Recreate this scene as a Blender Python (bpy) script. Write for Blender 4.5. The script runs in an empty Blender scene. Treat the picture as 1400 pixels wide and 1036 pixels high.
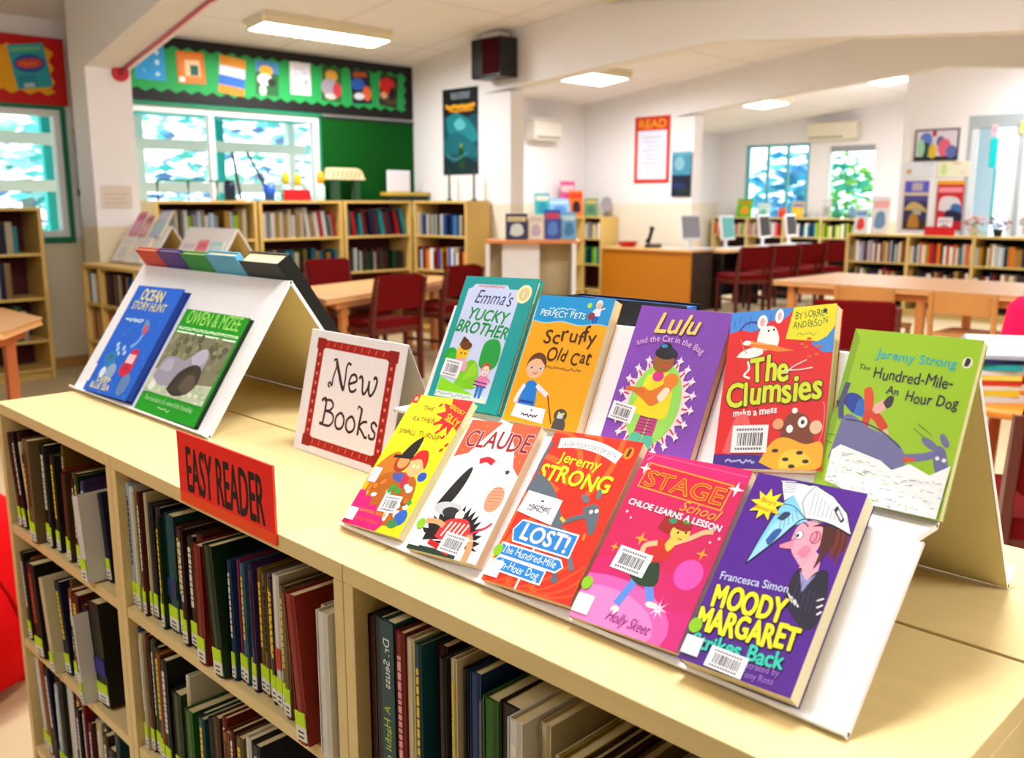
import bpy, math, random
from mathutils import Vector, Matrix

# ------------------------------------------------------------------ camera, world, lights, exposure
SC = bpy.context.scene
COL = SC.collection
cam_d = bpy.data.cameras.new('camera')
cam_d.sensor_width = 36.0
cam_d.lens = 36.0 * 1269.0 / 1400.0
cam_d.clip_start = 0.05
cam_d.dof.use_dof = True
cam_d.dof.focus_distance = 1.16
cam_d.dof.aperture_fstop = 6.3
cam = bpy.data.objects.new('camera', cam_d)
COL.objects.link(cam)
cam.location = (0, 0, 1.33)
cam.rotation_euler = (math.radians(90 - 10.84), 0, math.radians(-45.0))
SC.camera = cam

SC.view_settings.view_transform = 'Standard'
SC.view_settings.look = 'None'
SC.view_settings.exposure = 0.68
SC.view_settings.gamma = 1.0
SC.view_settings.use_curve_mapping = False

world = bpy.data.worlds.new('overcast_sky')
SC.world = world
world.use_nodes = True
wn = world.node_tree
wn.nodes['Background'].inputs['Color'].default_value = (0.88, 0.97, 1.0, 1)
wn.nodes['Background'].inputs['Strength'].default_value = 2.4

# ------------------------------------------------------------------ materials
def lin(h):
    h = h.lstrip('#')
    r = []
    for i in (0, 2, 4):
        c = int(h[i:i + 2], 16) / 255.0
        r.append(c / 12.92 if c <= 0.04045 else ((c + 0.055) / 1.055) ** 2.4)
    return (r[0], r[1], r[2], 1.0)

_M = {}
def mat(hexc, kind='paint', rough=None):
    key = (hexc, kind, rough)
    if key in _M: return _M[key]
    m = bpy.data.materials.new(kind + '_' + hexc)
    m.use_nodes = True
    nt = m.node_tree; N = nt.nodes; L = nt.links
    b = N['Principled BSDF']
    c = lin(hexc)
    defaults = dict(paint=0.7, paper=0.6, gloss=0.42, wood=0.42, fabric=0.9, metal=0.35, plastic=0.35, lamp=0.5, leaf=0.6, ceiling=0.9, wall=0.85, floor=0.45)
    b.inputs['Roughness'].default_value = defaults.get(kind, 0.6) if rough is None else rough
    b.inputs['Base Color'].default_value = c
    tc = N.new('ShaderNodeTexCoord')
    def noise(scale, detail=3, vec=None, stretch=None):
        n = N.new('ShaderNodeTexNoise'); n.inputs['Scale'].default_value = scale; n.inputs['Detail'].default_value = detail
        if stretch:
            mp = N.new('ShaderNodeMapping'); mp.inputs['Scale'].default_value = stretch
            L.new(tc.outputs['Object'], mp.inputs['Vector']); L.new(mp.outputs['Vector'], n.inputs['Vector'])
        else:
            L.new(tc.outputs['Object'], n.inputs['Vector'])
        return n
    def vary(n, lo, hi):
        r = N.new('ShaderNodeMapRange'); r.inputs['To Min'].default_value = lo; r.inputs['To Max'].default_value = hi
        L.new(n.outputs['Fac'], r.inputs['Value'])
        h = N.new('ShaderNodeHueSaturation'); h.inputs['Color'].default_value = c
        L.new(r.outputs['Result'], h.inputs['Value'])
        L.new(h.outputs['Color'], b.inputs['Base Color'])
        return h
    if kind == 'wood':
        vary(noise(6, 6, stretch=(9, 1.2, 9)), 0.9, 1.08)
    elif kind == 'woodx':
        b.inputs['Roughness'].default_value = 0.45
        vary(noise(6, 6, stretch=(1.2, 9, 9)), 0.88, 1.1)
    elif kind == 'fabric':
        b.inputs['Specular IOR Level'].default_value = 0.08
        vary(noise(180, 2), 0.82, 1.15)
        bp = N.new('ShaderNodeBump'); bp.inputs['Strength'].default_value = 0.25; bp.inputs['Distance'].default_value = 0.002
        n2 = noise(400, 1); L.new(n2.outputs['Fac'], bp.inputs['Height']); L.new(bp.outputs['Normal'], b.inputs['Normal'])
    elif kind == 'wall':
        vary(noise(2.2, 3), 0.97, 1.02)
    elif kind == 'ceiling':
        bk = N.new('ShaderNodeTexBrick')
        bk.offset = 0.0
        bk.inputs['Scale'].default_value = 1.0
        bk.inputs['Brick Width'].default_value = 1.2; bk.inputs['Row Height'].default_value = 1.2
        bk.inputs['Mortar Size'].default_value = 0.008
        bk.inputs['Color1'].default_value = c; bk.inputs['Color2'].default_value = c
        bk.inputs['Mortar'].default_value = (c[0] * .72, c[1] * .7, c[2] * .66, 1)
        L.new(tc.outputs['Object'], bk.inputs['Vector']); L.new(bk.outputs['Color'], b.inputs['Base Color'])
    elif kind == 'floor':
        vary(noise(3, 4), 0.94, 1.04)
    elif kind == 'pages':
        b.inputs['Roughness'].default_value = 0.85
        w = N.new('ShaderNodeTexWave'); w.inputs['Scale'].default_value = 260; w.inputs['Distortion'].default_value = 1.5
        w.bands_direction = 'Z'
        L.new(tc.outputs['Object'], w.inputs['Vector'])
        vary(w, 0.86, 1.05)
    elif kind == 'emit':
        b.inputs['Emission Color'].default_value = c
        b.inputs['Emission Strength'].default_value = rough if rough else 1.0
        b.inputs['Roughness'].default_value = 0.5
    elif kind == 'glass':
        b.inputs['Roughness'].default_value = 0.02
        b.inputs['Transmission Weight'].default_value = 1.0
        b.inputs['IOR'].default_value = 1.02
    elif kind == 'metal':
        b.inputs['Metallic'].default_value = 0.9
        vary(noise(40, 2), 0.95, 1.03)
    elif kind == 'leaf':
        vary(noise(3, 3), 0.7, 1.25)
    else:
        vary(noise(30, 2), 0.97, 1.03)
        b.inputs['Specular IOR Level'].default_value = 0.35
    _M[key] = m
    return m

# ------------------------------------------------------------------ mesh builder
class MB:
    def __init__(s):
        s.v = []; s.f = []; s.fm = []; s.mats = []; s.smooth = []
    def mi(s, m):
        if m not in s.mats: s.mats.append(m)
        return s.mats.index(m)
    def face(s, pts, m, smooth=False):
        i = len(s.v); s.v += [tuple(p) for p in pts]
        s.f.append(tuple(range(i, i + len(pts)))); s.fm.append(s.mi(m)); s.smooth.append(smooth)
    def raw(s, vs, fs, m, smooth=False, M=None):
        i = len(s.v)
        for p in vs: s.v.append(tuple(M @ Vector(p)) if M else tuple(p))
        k = s.mi(m)
        for f in fs: s.f.append(tuple(i + a for a in f)); s.fm.append(k); s.smooth.append(smooth)
    def box(s, x0, y0, z0, x1, y1, z1, m, M=None):
        x0, x1 = min(x0, x1), max(x0, x1); y0, y1 = min(y0, y1), max(y0, y1); z0, z1 = min(z0, z1), max(z0, z1)
        vs = [(x0, y0, z0), (x1, y0, z0), (x1, y1, z0), (x0, y1, z0), (x0, y0, z1), (x1, y0, z1), (x1, y1, z1), (x0, y1, z1)]
        s.raw(vs, [(0, 3, 2, 1), (4, 5, 6, 7), (0, 1, 5, 4), (1, 2, 6, 5), (2, 3, 7, 6), (3, 0, 4, 7)], m, False, M)
    def rbox(s, x0, y0, z0, x1, y1, z1, r, m, axis='y', seg=4, M=None):
        # box with its four edges along an axis rounded
        if axis == 'y': a0, a1, b0, b1, c0, c1 = x0, x1, z0, z1, y0, y1
        elif axis == 'z': a0, a1, b0, b1, c0, c1 = x0, x1, y0, y1, z0, z1
        else: a0, a1, b0, b1, c0, c1 = y0, y1, z0, z1, x0, x1
        pts = []
        for cx_, cy_, st in ((a1 - r, b1 - r, 0), (a0 + r, b1 - r, 90), (a0 + r, b0 + r, 180), (a1 - r, b0 + r, 270)):
            for k in range(seg + 1):
                t = math.radians(st + 90 * k / seg)
                pts.append((cx_ + r * math.cos(t), cy_ + r * math.sin(t)))
        s.prism(pts, c0, c1, axis, m, M, True)
    def prism(s, pts, c0, c1, axis, m, M=None, smooth=False):
        def P(a, b, c):
            return (a, c, b) if axis == 'y' else ((a, b, c) if axis == 'z' else (c, a, b))
        n = len(pts)
        vs = [P(a, b, c0) for a, b in pts] + [P(a, b, c1) for a, b in pts]
        i0 = len(s.v)
        s.raw(vs, [tuple(range(n)), tuple(range(2 * n - 1, n - 1, -1))], m, False, M)
        k = s.mi(m)
        for i in range(n):
            j = (i + 1) % n
            s.f.append((i0 + i, i0 + j, i0 + n + j, i0 + n + i)); s.fm.append(k); s.smooth.append(smooth)
    def tube(s, path, r, m, n=8, closed=False, taper=None):
        P = [Vector(p) for p in path]
        rings = []
        up = Vector((0, 0, 1))
        for i, p in enumerate(P):
            d = (P[min(i + 1, len(P) - 1)] - P[max(i - 1, 0)])
            if d.length < 1e-9: d = Vector((0, 0, 1))
            d.normalize()
            a = d.cross(up)
            if a.length < 1e-3: a = d.cross(Vector((1, 0, 0)))
            a.normalize(); b = d.cross(a)
            rr = r if taper is None else r * taper[i]
            rings.append([p + (a * math.cos(2 * math.pi * k / n) + b * math.sin(2 * math.pi * k / n)) * rr for k in range(n)])
        i0 = len(s.v)
        for R in rings: s.v += [tuple(q) for q in R]
        k = s.mi(m)
        for i in range(len(P) - 1):
            for j in range(n):
                a = i0 + i * n + j; b = i0 + i * n + (j + 1) % n
                s.f.append((a, b, b + n, a + n)); s.fm.append(k); s.smooth.append(True)
        s.f.append(tuple(i0 + j for j in range(n))[::-1]); s.fm.append(k); s.smooth.append(False)
        e = i0 + (len(P) - 1) * n
        s.f.append(tuple(e + j for j in range(n))); s.fm.append(k); s.smooth.append(False)
    def lathe(s, prof, c, m, n=20, sq=1.0):
        i0 = len(s.v); k = s.mi(m)
        for r, z in prof:
            for j in range(n):
                t = 2 * math.pi * j / n
                s.v.append((c[0] + r * math.cos(t), c[1] + r * math.sin(t) * sq, c[2] + z))
        for i in range(len(prof) - 1):
            for j in range(n):
                a = i0 + i * n + j; b = i0 + i * n + (j + 1) % n
                s.f.append((a, b, b + n, a + n)); s.fm.append(k); s.smooth.append(True)
        s.f.append(tuple(i0 + j for j in range(n))[::-1]); s.fm.append(k); s.smooth.append(False)
        e = i0 + (len(prof) - 1) * n
        s.f.append(tuple(e + j for j in range(n))); s.fm.append(k); s.smooth.append(False)
    def build(s, name, parent=None, M=None, bevel=0.0, loc=None, rz=0.0):
        me = bpy.data.meshes.new(name)
        me.from_pydata(s.v, [], s.f)
        for m in s.mats: me.materials.append(m)
        me.polygons.foreach_set('material_index', s.fm)
        me.polygons.foreach_set('use_smooth', s.smooth)
        me.update()
        o = bpy.data.objects.new(name, me)
        COL.objects.link(o)
        if parent: o.parent = parent
        if M is not None: o.matrix_world = M
        if loc is not None: o.location = loc; o.rotation_euler = (0, 0, rz)
        if bevel > 0:
            md = o.modifiers.new('edge_rounding', 'BEVEL'); md.width = bevel; md.segments = 2; md.limit_method = 'ANGLE'
            md.angle_limit = math.radians(50)
        return o

def tag(o, label, cat, group=None, kind=None):
    if label: o['label'] = label
    if cat: o['category'] = cat
    if group: o['group'] = group
    if kind: o['kind'] = kind
    return o
def thing(name, label, cat, loc=(0, 0, 0), rz=0.0, group=None, M=None):
    o = bpy.data.objects.new(name, None)
    COL.objects.link(o)
    o.empty_display_size = 0.05
    if M is not None: o.matrix_world = M
    else:
        o.location = loc; o.rotation_euler = (0, 0, rz)
    return tag(o, label, cat, group)
def struct(name, mb, bevel=0.0):
    o = mb.build(name, None, bevel=bevel); o['kind'] = 'structure'
    return o
def copy_tree(o, parent=None):
    c = o.copy(); COL.objects.link(c)
    if parent: c.parent = parent
    for ch in list(o.children): copy_tree(ch, c)
    return c

# ------------------------------------------------------------------ letters
_G = {}
def _font_mesh(body, off):
    cu = bpy.data.curves.new('letter', 'FONT')
    cu.body = body; cu.size = 1.0; cu.offset = off; cu.resolution_u = 3
    o = bpy.data.objects.new('letter', cu); COL.objects.link(o)
    bpy.context.view_layer.update()
    me = o.to_mesh()
    vs = [(v.co.x, v.co.y) for v in me.vertices]; fs = [tuple(p.vertices) for p in me.polygons]
    o.to_mesh_clear()
    bpy.data.objects.remove(o); bpy.data.curves.remove(cu)
    return vs, fs
def glyph(ch, off):
    k = (ch, off)
    if k not in _G: _G[k] = _font_mesh(ch, off)
    return _G[k]
_A = {}
def advance(ch):
    if ch not in _A:
        if ch == ' ': _A[ch] = 0.28
        else:
            a, _ = _font_mesh(ch, 0); b, _ = _font_mesh(ch + '|', 0); c, _ = _font_mesh('|', 0)
            _A[ch] = max(p[0] for p in b) - max(p[0] for p in c)
    return _A[ch]

def smooth_path(pts, n=6):
    if len(pts) < 3: return pts
    out = []
    P = [pts[0]] + list(pts) + [pts[-1]]
    for i in range(1, len(P) - 2):
        p0, p1, p2, p3 = P[i - 1], P[i], P[i + 1], P[i + 2]
        for k in range(n):
            t = k / n
            out.append(tuple(0.5 * ((2 * p1[a]) + (-p0[a] + p2[a]) * t + (2 * p0[a] - 5 * p1[a] + 4 * p2[a] - p3[a]) * t * t + (-p0[a] + 3 * p1[a] - 3 * p2[a] + p3[a]) * t ** 3) for a in (0, 1)))
    out.append(tuple(pts[-1]))
    return out

class Art:
    """flat printed artwork: ink layers laid on a sheet of size W x H (metres), given in percent"""
    def __init__(s, W, H, base, mb=None, kind='gloss', z0=0.0, clip=True):
        s.W, s.H = W, H; s.mb = mb or MB(); s.z = z0; s.kind = kind
        s.tf = (1.0, 0.0, 1.0, 0.0)
        if base: s.rect(0, 0, 100, 100, base)
    def m(s, h): return mat(h, s.kind)
    def up(s): s.z += 0.000008; return s.z
    def P(s, p):
        x, y = p[0] * s.tf[0] + s.tf[1], p[1] * s.tf[2] + s.tf[3]
        return (min(max(x, 0), 100) * s.W / 100, min(max(y, 0), 100) * s.H / 100)
    def poly(s, pts, c):
        z = s.up(); s.mb.face([(*s.P(p), z) for p in pts], s.m(c))
    def rect(s, x0, y0, x1, y1, c): s.poly([(x0, y0), (x1, y0), (x1, y1), (x0, y1)], c)
    def blob(s, pts, c, n=5):
        s.poly(smooth_path(list(pts) + [pts[0]], n)[:-1], c)
    def ell(s, x, y, rx, ry, c, n=22, ang=0):
        # rx, ry in percent of width
        k = s.W / s.H; t0 = math.radians(ang)
        pts = []
        for i in range(n):
            t = 2 * math.pi * i / n
            a, b = rx * math.cos(t), ry * math.sin(t)
            pts.append((x + a * math.cos(t0) - b * math.sin(t0), y + (a * math.sin(t0) + b * math.cos(t0)) * k))
        s.poly(pts, c)
    def star(s, x, y, r1, r2, n, c, ang=90):
        k = s.W / s.H; pts = []
        for i in range(2 * n):
            r = r1 if i % 2 == 0 else r2
            t = math.radians(ang + 180.0 * i / n)
            pts.append((x + r * math.cos(t), y + r * math.sin(t) * k))
        s.poly(pts, c)
    def line(s, pts, w, c, smooth=True, n=6):
        """ribbon; w in percent of width"""
        z = s.up()
        p = smooth_path(pts, n) if smooth else pts
        q = [Vector(s.P(a)) for a in p]
        h = w * s.W / 200.0
        L_, R_ = [], []
        for i in range(len(q)):
            d = q[min(i + 1, len(q) - 1)] - q[max(i - 1, 0)]
            if d.length < 1e-9: d = Vector((1, 0))
            d.normalize(); nn = Vector((-d.y, d.x)) * h
            for lst_, v_ in ((L_, q[i] + nn), (R_, q[i] - nn)):
                lst_.append(Vector((min(max(v_.x, 0), s.W), min(max(v_.y, 0), s.H))))
        m = s.m(c)
        for i in range(len(q) - 1):
            s.mb.face([(R_[i].x, R_[i].y, z), (R_[i + 1].x, R_[i + 1].y, z), (L_[i + 1].x, L_[i + 1].y, z), (L_[i].x, L_[i].y, z)], m)
    def text(s, t, x, y, size, c, bold=0.0, ang=0.0, sx=1.0, shear=0.0, jit=0.0, track=0.0, align='l', arc=0.0, outline=None, ow=0.03, width=None, seed=1, fan=0.0):
        """x, y percent of the sheet (baseline start); size in percent of width; width: fit to this percent of width"""
        S = size * s.W / 100.0
        adv = [advance(ch) * (1 + track) for ch in t]
        tot = sum(adv)
        if width: sx = width * s.W / 100.0 / (tot * S)
        Lw = tot * S * sx
        ox = {'l': 0, 'c': -Lw / 2, 'r': -Lw}[align]
        base = Vector((x * s.W / 100.0, y * s.H / 100.0))
        A = math.radians(ang)
        passes = ([(outline, bold + ow)] if outline else []) + [(c, bold)]
        for col, off in passes:
            rnd = random.Random(seed)
            z = s.up(); pen = ox; m = s.m(col)
            e = max(0.0, off) * S * 0.8
            shifts = [(0, 0)]
            if e > 0: shifts += [(e, 0), (-e, 0), (0, e), (0, -e)]
            if off > .025: shifts += [(e * .7, e * .7), (-e * .7, e * .7), (e * .7, -e * .7), (-e * .7, -e * .7)]
            for i, ch in enumerate(t):
                w = adv[i] * S * sx
                if ch != ' ':
                    vs, fs = glyph(ch, 0)
                    jr = rnd.uniform(-1, 1) * jit * 12; jy = rnd.uniform(-1, 1) * jit * S * 0.18; js = 1 + rnd.uniform(-1, 1) * jit * 0.22
                    u = (pen + w / 2 - ox) / max(Lw, 1e-6) - 0.5
                    yo = -arc * S * 4 * u * u; ra = math.radians(jr) - arc * 8 * u * S / max(Lw, 1e-6) - fan * u
                    for q_, (ex_, ey_) in enumerate(shifts):
                        out = []
                        for gx, gy in vs:
                            gx2 = (gx - adv[i] / 2 / (1 + track)) * S * sx * js + gy * S * shear; gy2 = gy * S * js
                            rx = gx2 * math.cos(ra) - gy2 * math.sin(ra); ry = gx2 * math.sin(ra) + gy2 * math.cos(ra)
                            px = pen + w / 2 + rx + ex_; py = yo + jy + ry + ey_
                            out.append((base.x + px * math.cos(A) - py * math.sin(A), base.y + px * math.sin(A) + py * math.cos(A), z + q_ * 6e-6))
                        s.mb.raw(out, fs, m)
                pen += w
            s.z += len(shifts) * 6e-6
    def barcode(s, x, y, w, h, ang=0, seed=3):
        """white sticker with bars; percent of the sheet"""
        A = math.radians(ang); k = s.W / s.H
        def R(u, v):
            a, b = u * w, v * h
            return (x + a * math.cos(A) - b * math.sin(A), y + (a * math.sin(A) + b * math.cos(A)) * k)
        s.poly([R(0, 0), R(1, 0), R(1, 1), R(0, 1)], 'F2F3F8')
        r = random.Random(seed)
        u = 0.16
        while u < 0.84:
            bw = r.choice((0.012, 0.02, 0.03))
            s.poly([R(u, .25), R(u + bw, .25), R(u + bw, .72), R(u, .72)], '30303A'); u += bw + r.choice((0.012, 0.02, 0.03))
        for v in (0.8, 0.1):
            u = 0.12
            while u < 0.85:
                s.poly([R(u, v), R(u + .05, v), R(u + .05, v + .08), R(u, v + .08)], '707080'); u += 0.075
# ------------------------------------------------------------------ the room
WHITE, CREAM = 'EFEDF0', 'E4D8BC'
CREAM2 = 'E7E0CF'
def wallbox(mb, x0, y0, z0, x1, y1, z1, dado=1.1):
    """a wall slab painted white above and cream below the dado height"""
    if z0 < dado < z1:
        mb.box(x0, y0, z0, x1, y1, dado, mat(CREAM2 if dado == 1.3 else CREAM, 'wall')); mb.box(x0, y0, dado, x1, y1, z1, mat(WHITE, 'wall'))
    else: mb.box(x0, y0, z0, x1, y1, z1, mat(CREAM if z1 <= dado else WHITE, 'wall'))

f = MB(); f.box(-5, -4, -0.1, 17, 12, 0, mat('D8C49C', 'floor')); struct('floor', f)

def ceil_z(y): return 2.70 + 0.11 * (7.83 - y) if y > 4.0 else 3.1213 - 0.11 * (4.0 - y)
f = MB()
cm = mat('F0EDF0', 'ceiling')
prof = [(-4, ceil_z(-4)), (4, ceil_z(4)), (10, ceil_z(10)), (10, ceil_z(10) + .12), (4, ceil_z(4) + .12), (-4, ceil_z(-4) + .12)]
f.prism(prof, -5, 17, 'x', cm)
struct('ceiling', f)

# back wall: left bay and middle bay, windows cut out
f = MB(); ZC = 2.80; Y0, Y1 = 7.83, 7.97
def back(x0, x1, z0, z1): wallbox(f, x0, Y0, z0, x1, Y1, z1, 1.04)
back(-5, 0.9, 0, ZC); back(0.9, 2.82, 0, 1.05); back(0.9, 2.82, 2.03, ZC)
back(2.82, 3.06, 0, ZC); back(3.06, 5.20, 0, 1.14); back(3.06, 5.20, 2.12, ZC); back(5.20, 6.50, 0, ZC)
struct('wall_back', f)
f = MB()
wallbox(f, 6.38, 8.58, 0, 10.2, 8.72, ZC, 1.3); wallbox(f, 6.38, 7.83, 0, 6.50, 8.72, ZC, 1.3)
struct('wall_back_alcove', f)
f = MB(); wallbox(f, 10.0, 9.62, 0, 15.2, 9.76, ZC, 1.3); wallbox(f, 10.0, 8.58, 0, 10.17, 9.7, ZC, 1.3); struct('wall_back_far', f)

# cross frames: stub wall + pillar + haunched beam
def beam(x0, x1, prof, name):
    f = MB(); m = mat('EEECEE', 'wall')
    bot = prof
    top = [(y, ceil_z(y) + .02) for y, _ in reversed(prof)]
    mid = []
    if prof[0][0] > 4 > prof[-1][0]:
        ys = [y for y, _ in prof]
        top = [(y, ceil_z(y) + .02) for y in sorted(set(ys + [4.0]))]
    f.prism(bot + top, x0, x1, 'x', m); return struct(name, f)
f = MB()
wallbox(f, 2.90, 6.95, 0, 3.0, 7.83, ZC + .05, 1.04); struct('wall_left_stub', f)
f = MB(); wallbox(f, 2.66, 6.85, 0, 2.98, 7.12, 2.25, 1.15); struct('wall_left_pillar', f)
beam(2.66, 2.98, [(7.12, 2.25), (6.85, 2.25), (5.5, 2.53), (4.1, 2.60), (2.2, 2.42), (-1.0, 2.2)], 'trim_1')
f = MB(); wallbox(f, 6.35, 6.74, 0, 6.50, 8.6, ZC + .05, 1.3); struct('wall_middle_stub', f)
f = MB(); wallbox(f, 6.35, 6.37, 0, 6.53, 6.74, 2.34, 1.3); struct('wall_middle_pillar', f)
beam(6.35, 6.53, [(6.74, 2.34), (6.37, 2.37), (5.05, 2.47), (4.14, 2.53), (2.88, 2.42), (1.98, 2.34), (-2.0, 2.1)], 'trim_2')
f = MB(); wallbox(f, 10.0, 7.12, 0, 10.14, 8.62, ZC + .05, 1.3); struct('wall_right_stub', f)
f = MB(); wallbox(f, 10.0, 6.80, 0, 10.18, 7.12, 2.37, 1.3); struct('wall_right_pillar', f)
beam(10.0, 10.18, [(7.12, 2.37), (6.80, 2.41), (5.9, 2.50), (4.65, 2.60), (3.8, 2.66), (2.2, 2.5), (-2, 2.2)], 'trim_3')

# gable wall with window and glazed door, and the nearer right wall
f = MB()
def gab(y0, y1, z0, z1): wallbox(f, 15.0, y0, z0, 15.14, y1, z1, 1.0)
gab(9.08, 9.76, 0, 3.1); gab(7.86, 9.08, 0, 1.02); gab(7.86, 9.08, 2.30, 3.1); gab(7.56, 7.86, 0, 3.1)
gab(6.66, 7.56, 2.23, 3.1); gab(5.0, 6.66, 0, 3.1)
struct('wall_gable', f)
f = MB()
def rw(y0, y1, z0, z1): wallbox(f, 12.0, y0, z0, 12.14, y1, z1, 0.9)
rw(4.26, 5.04, 0, 3.2); rw(3.62, 4.26, 2.33, 3.2); rw(3.55, 3.62, 0, 3.2); rw(2.2, 3.55, 0, .95); rw(2.2, 3.55, 2.15, 3.2); rw(-4, 2.2, 0, 3.2)
wallbox(f, 12.14, 4.9, 0, 15.0, 5.04, 3.2, 0.9)
struct('wall_right', f)

# the near side of the room, behind the camera
f = MB(); f.box(-5, -4.12, 0, 17, -4, 3, mat('43362C', 'wall')); struct('wall_rear', f)
f = MB(); f.box(-5.12, -4.12, 0, -5, 8, 3, mat('43362C', 'wall')); struct('wall_left', f)

# windows
def window(name, x0, x1, z0, z1, mulls, y=7.83, rails=()):
    r = thing(name, None, None, (x0, y, z0)); r['kind'] = 'structure'
    del_cat = r
    f = MB(); a = mat('F2F4F4', 'plastic'); w, h = x1 - x0, z1 - z0; t = 0.05
    f.box(0, .0, 0, w, .09, t, a); f.box(0, 0, h - t, w, .09, h, a); f.box(0, 0, t, t, .09, h - t, a); f.box(w - t, 0, t, w, .09, h - t, a)
    for m_ in mulls: f.box(m_ - x0 - .025, .01, t, m_ - x0 + .025, .08, h - t, a)
    f.build('window_frame', r, bevel=.004)
    g = MB(); g.box(t, .04, t, w - t, .046, h - t, mat('F4FCFC', 'glass')); g.build('pane', r)
    e = MB(); gm = mat('137A55', 'paint', .5)
    e.box(-.035, -.02, -.045, w + .035, 0, 0, gm); e.box(-.035, -.02, h, w + .035, 0, h + .035, gm)
    e.box(-.035, -.02, 0, 0, 0, h, gm); e.box(w, -.02, 0, w + .035, 0, h, gm)
    e.build('window_trim', r)
    return r
window('window_1', 0.9, 2.82, 1.05, 2.03, [1.9])
window('window_2', 3.06, 5.20, 1.14, 2.12, [4.1])

def xwindow(name, x, y0, y1, z0, z1, fm, mulls=(), bars=()):
    r = thing(name, None, None, (x, y0, z0)); r['kind'] = 'structure'
    f = MB(); w, h = y1 - y0, z1 - z0; t = .045
    f.box(0, 0, 0, .09, w, t, fm); f.box(0, 0, h - t, .09, w, h, fm); f.box(0, 0, t, .09, t, h - t, fm); f.box(0, w - t, t, .09, w, h - t, fm)
    for m_ in mulls: f.box(.01, m_ - .022, t, .08, m_ + .022, h - t, fm)
    f.build('window_frame', r, bevel=.004)
    g = MB(); g.box(.04, t, t, .046, w - t, h - t, mat('EAF8FC', 'glass')); g.build('pane', r)
    return r
xwindow('window_3', 15.0, 7.86, 9.08, 1.02, 2.30, mat('5AA9B4', 'plastic'), [.42, .8])
d = thing('door_1', None, None, (15.0, 6.66, 0)); d['kind'] = 'structure'
f = MB(); a = mat('E6E8EA', 'plastic')
f.box(0, 0, 0, .1, .07, 2.23, a); f.box(0, .83, 0, .1, .9, 2.23, a); f.box(0, .07, 2.13, .1, .83, 2.23, mat('9AA0A4', 'plastic')); f.box(.02, .07, 0, .08, .83, .5, a)
f.build('door_frame', d)
f = MB(); f.box(.04, .07, .5, .046, .83, 2.13, mat('F4FCFC', 'glass')); f.build('pane', d)
# glazed door and second window in the right wall
d = thing('door_2', None, None, (12.0, 3.62, 0)); d['kind'] = 'structure'
f = MB(); a = mat('A9B4BC', 'plastic')
f.box(0, 0, 0, .1, .05, 2.33, a); f.box(0, .59, 0, .1, .64, 2.33, a); f.box(0, .05, 2.18, .1, .59, 2.33, a); f.box(.02, .05, 0, .07, .59, .75, mat('C9D2DA', 'plastic'))
f.box(.01, .05, .75, .06, .12, 2.18, mat('DDE3E8', 'plastic')); f.box(.01, .52, .75, .06, .59, 2.18, mat('DDE3E8', 'plastic'))
f.build('door_frame', d)
f = MB(); f.box(.035, .12, .75, .04, .52, 2.18, mat('C4DCF0', 'glass')); f.build('pane', d)
f = MB(); f.box(-.03, .28, 1.72, .0, .37, 2.06, mat('10D0D4', 'plastic')); f.box(-.02, .27, 1.05, .0, .30, 1.72, mat('0FB0B8', 'plastic')); f.build('door_pull', d, bevel=.012)
xwindow('window_4', 12.0, 2.2, 3.55, .95, 2.15, mat('A7B8BC', 'plastic'), [.9])

# skirting
f = MB(); f.box(-5, 7.81, 0, 2.9, 7.83, .09, mat('B98A4A', 'wood')); struct('baseboard_back', f)

# ------------------------------------------------------------------ outdoors, seen through the glass
f = MB(); f.box(-12, 7.98, -.12, 30, 40, -.1, mat('C9DCD2', 'floor'))
f.box(15.2, -10, -.12, 40, 8, -.1, mat('C9DCD2', 'floor')); struct('floor_outside', f)
def leafy(name, c, r, n, hexes, seed, lz=1.0, leaf=.16):
    rnd = random.Random(seed); mb = MB()
    for i in range(n):
        while True:
            p = Vector((rnd.uniform(-1, 1), rnd.uniform(-1, 1), rnd.uniform(-1, 1)))
            if .3 < p.length < 1: break
        p = Vector((p.x * r, p.y * r, p.z * r * lz))
        q = Matrix.Rotation(rnd.uniform(0, 6.3), 3, 'Z') @ Matrix.Rotation(rnd.uniform(-1.2, 1.2), 3, 'X')
        a, b = q @ Vector((leaf, 0, 0)), q @ Vector((0, leaf * .45, 0))
        mb.face([p - a, p - b, p + a, p + b], mat(rnd.choice(hexes), 'leaf'))
    return mb
GL = ['8CE0D0', '5CC8C0', 'B0ECDC', '50BCC0', '8890D0', 'A0DCE8', '6C80B8']
specs = [(-1.6, 12.2, 1.3, 1.3), (1.2, 12.8, 1.1, 1.3), (4.0, 12.4, 1.2, 1.3), (6.8, 12.8, 1.3, 1.4)]
nm = ['bushy garden tree outside the far left end of the left window', 'bushy garden tree outside the left window beside the left pillar', 'bushy garden tree outside the middle window, left of its mullion',
      'bushy garden tree outside the middle window, right of its mullion']
for i, (x, y, z, r) in enumerate(specs):
    t = thing('garden_tree', nm[i], 'tree', (x, y, 0), group='trees outside the back windows')
    leafy('x', 0, r, 420, GL, 40 + i, .85).build('foliage', t, loc=(0, 0, z + .5))
    k = MB(); k.tube([(0, 0, -.1), (.05, 0, z * .5), (0, .03, z + .4)], .09, mat('8B8F86', 'paint')); k.build('trunk', t)
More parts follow.
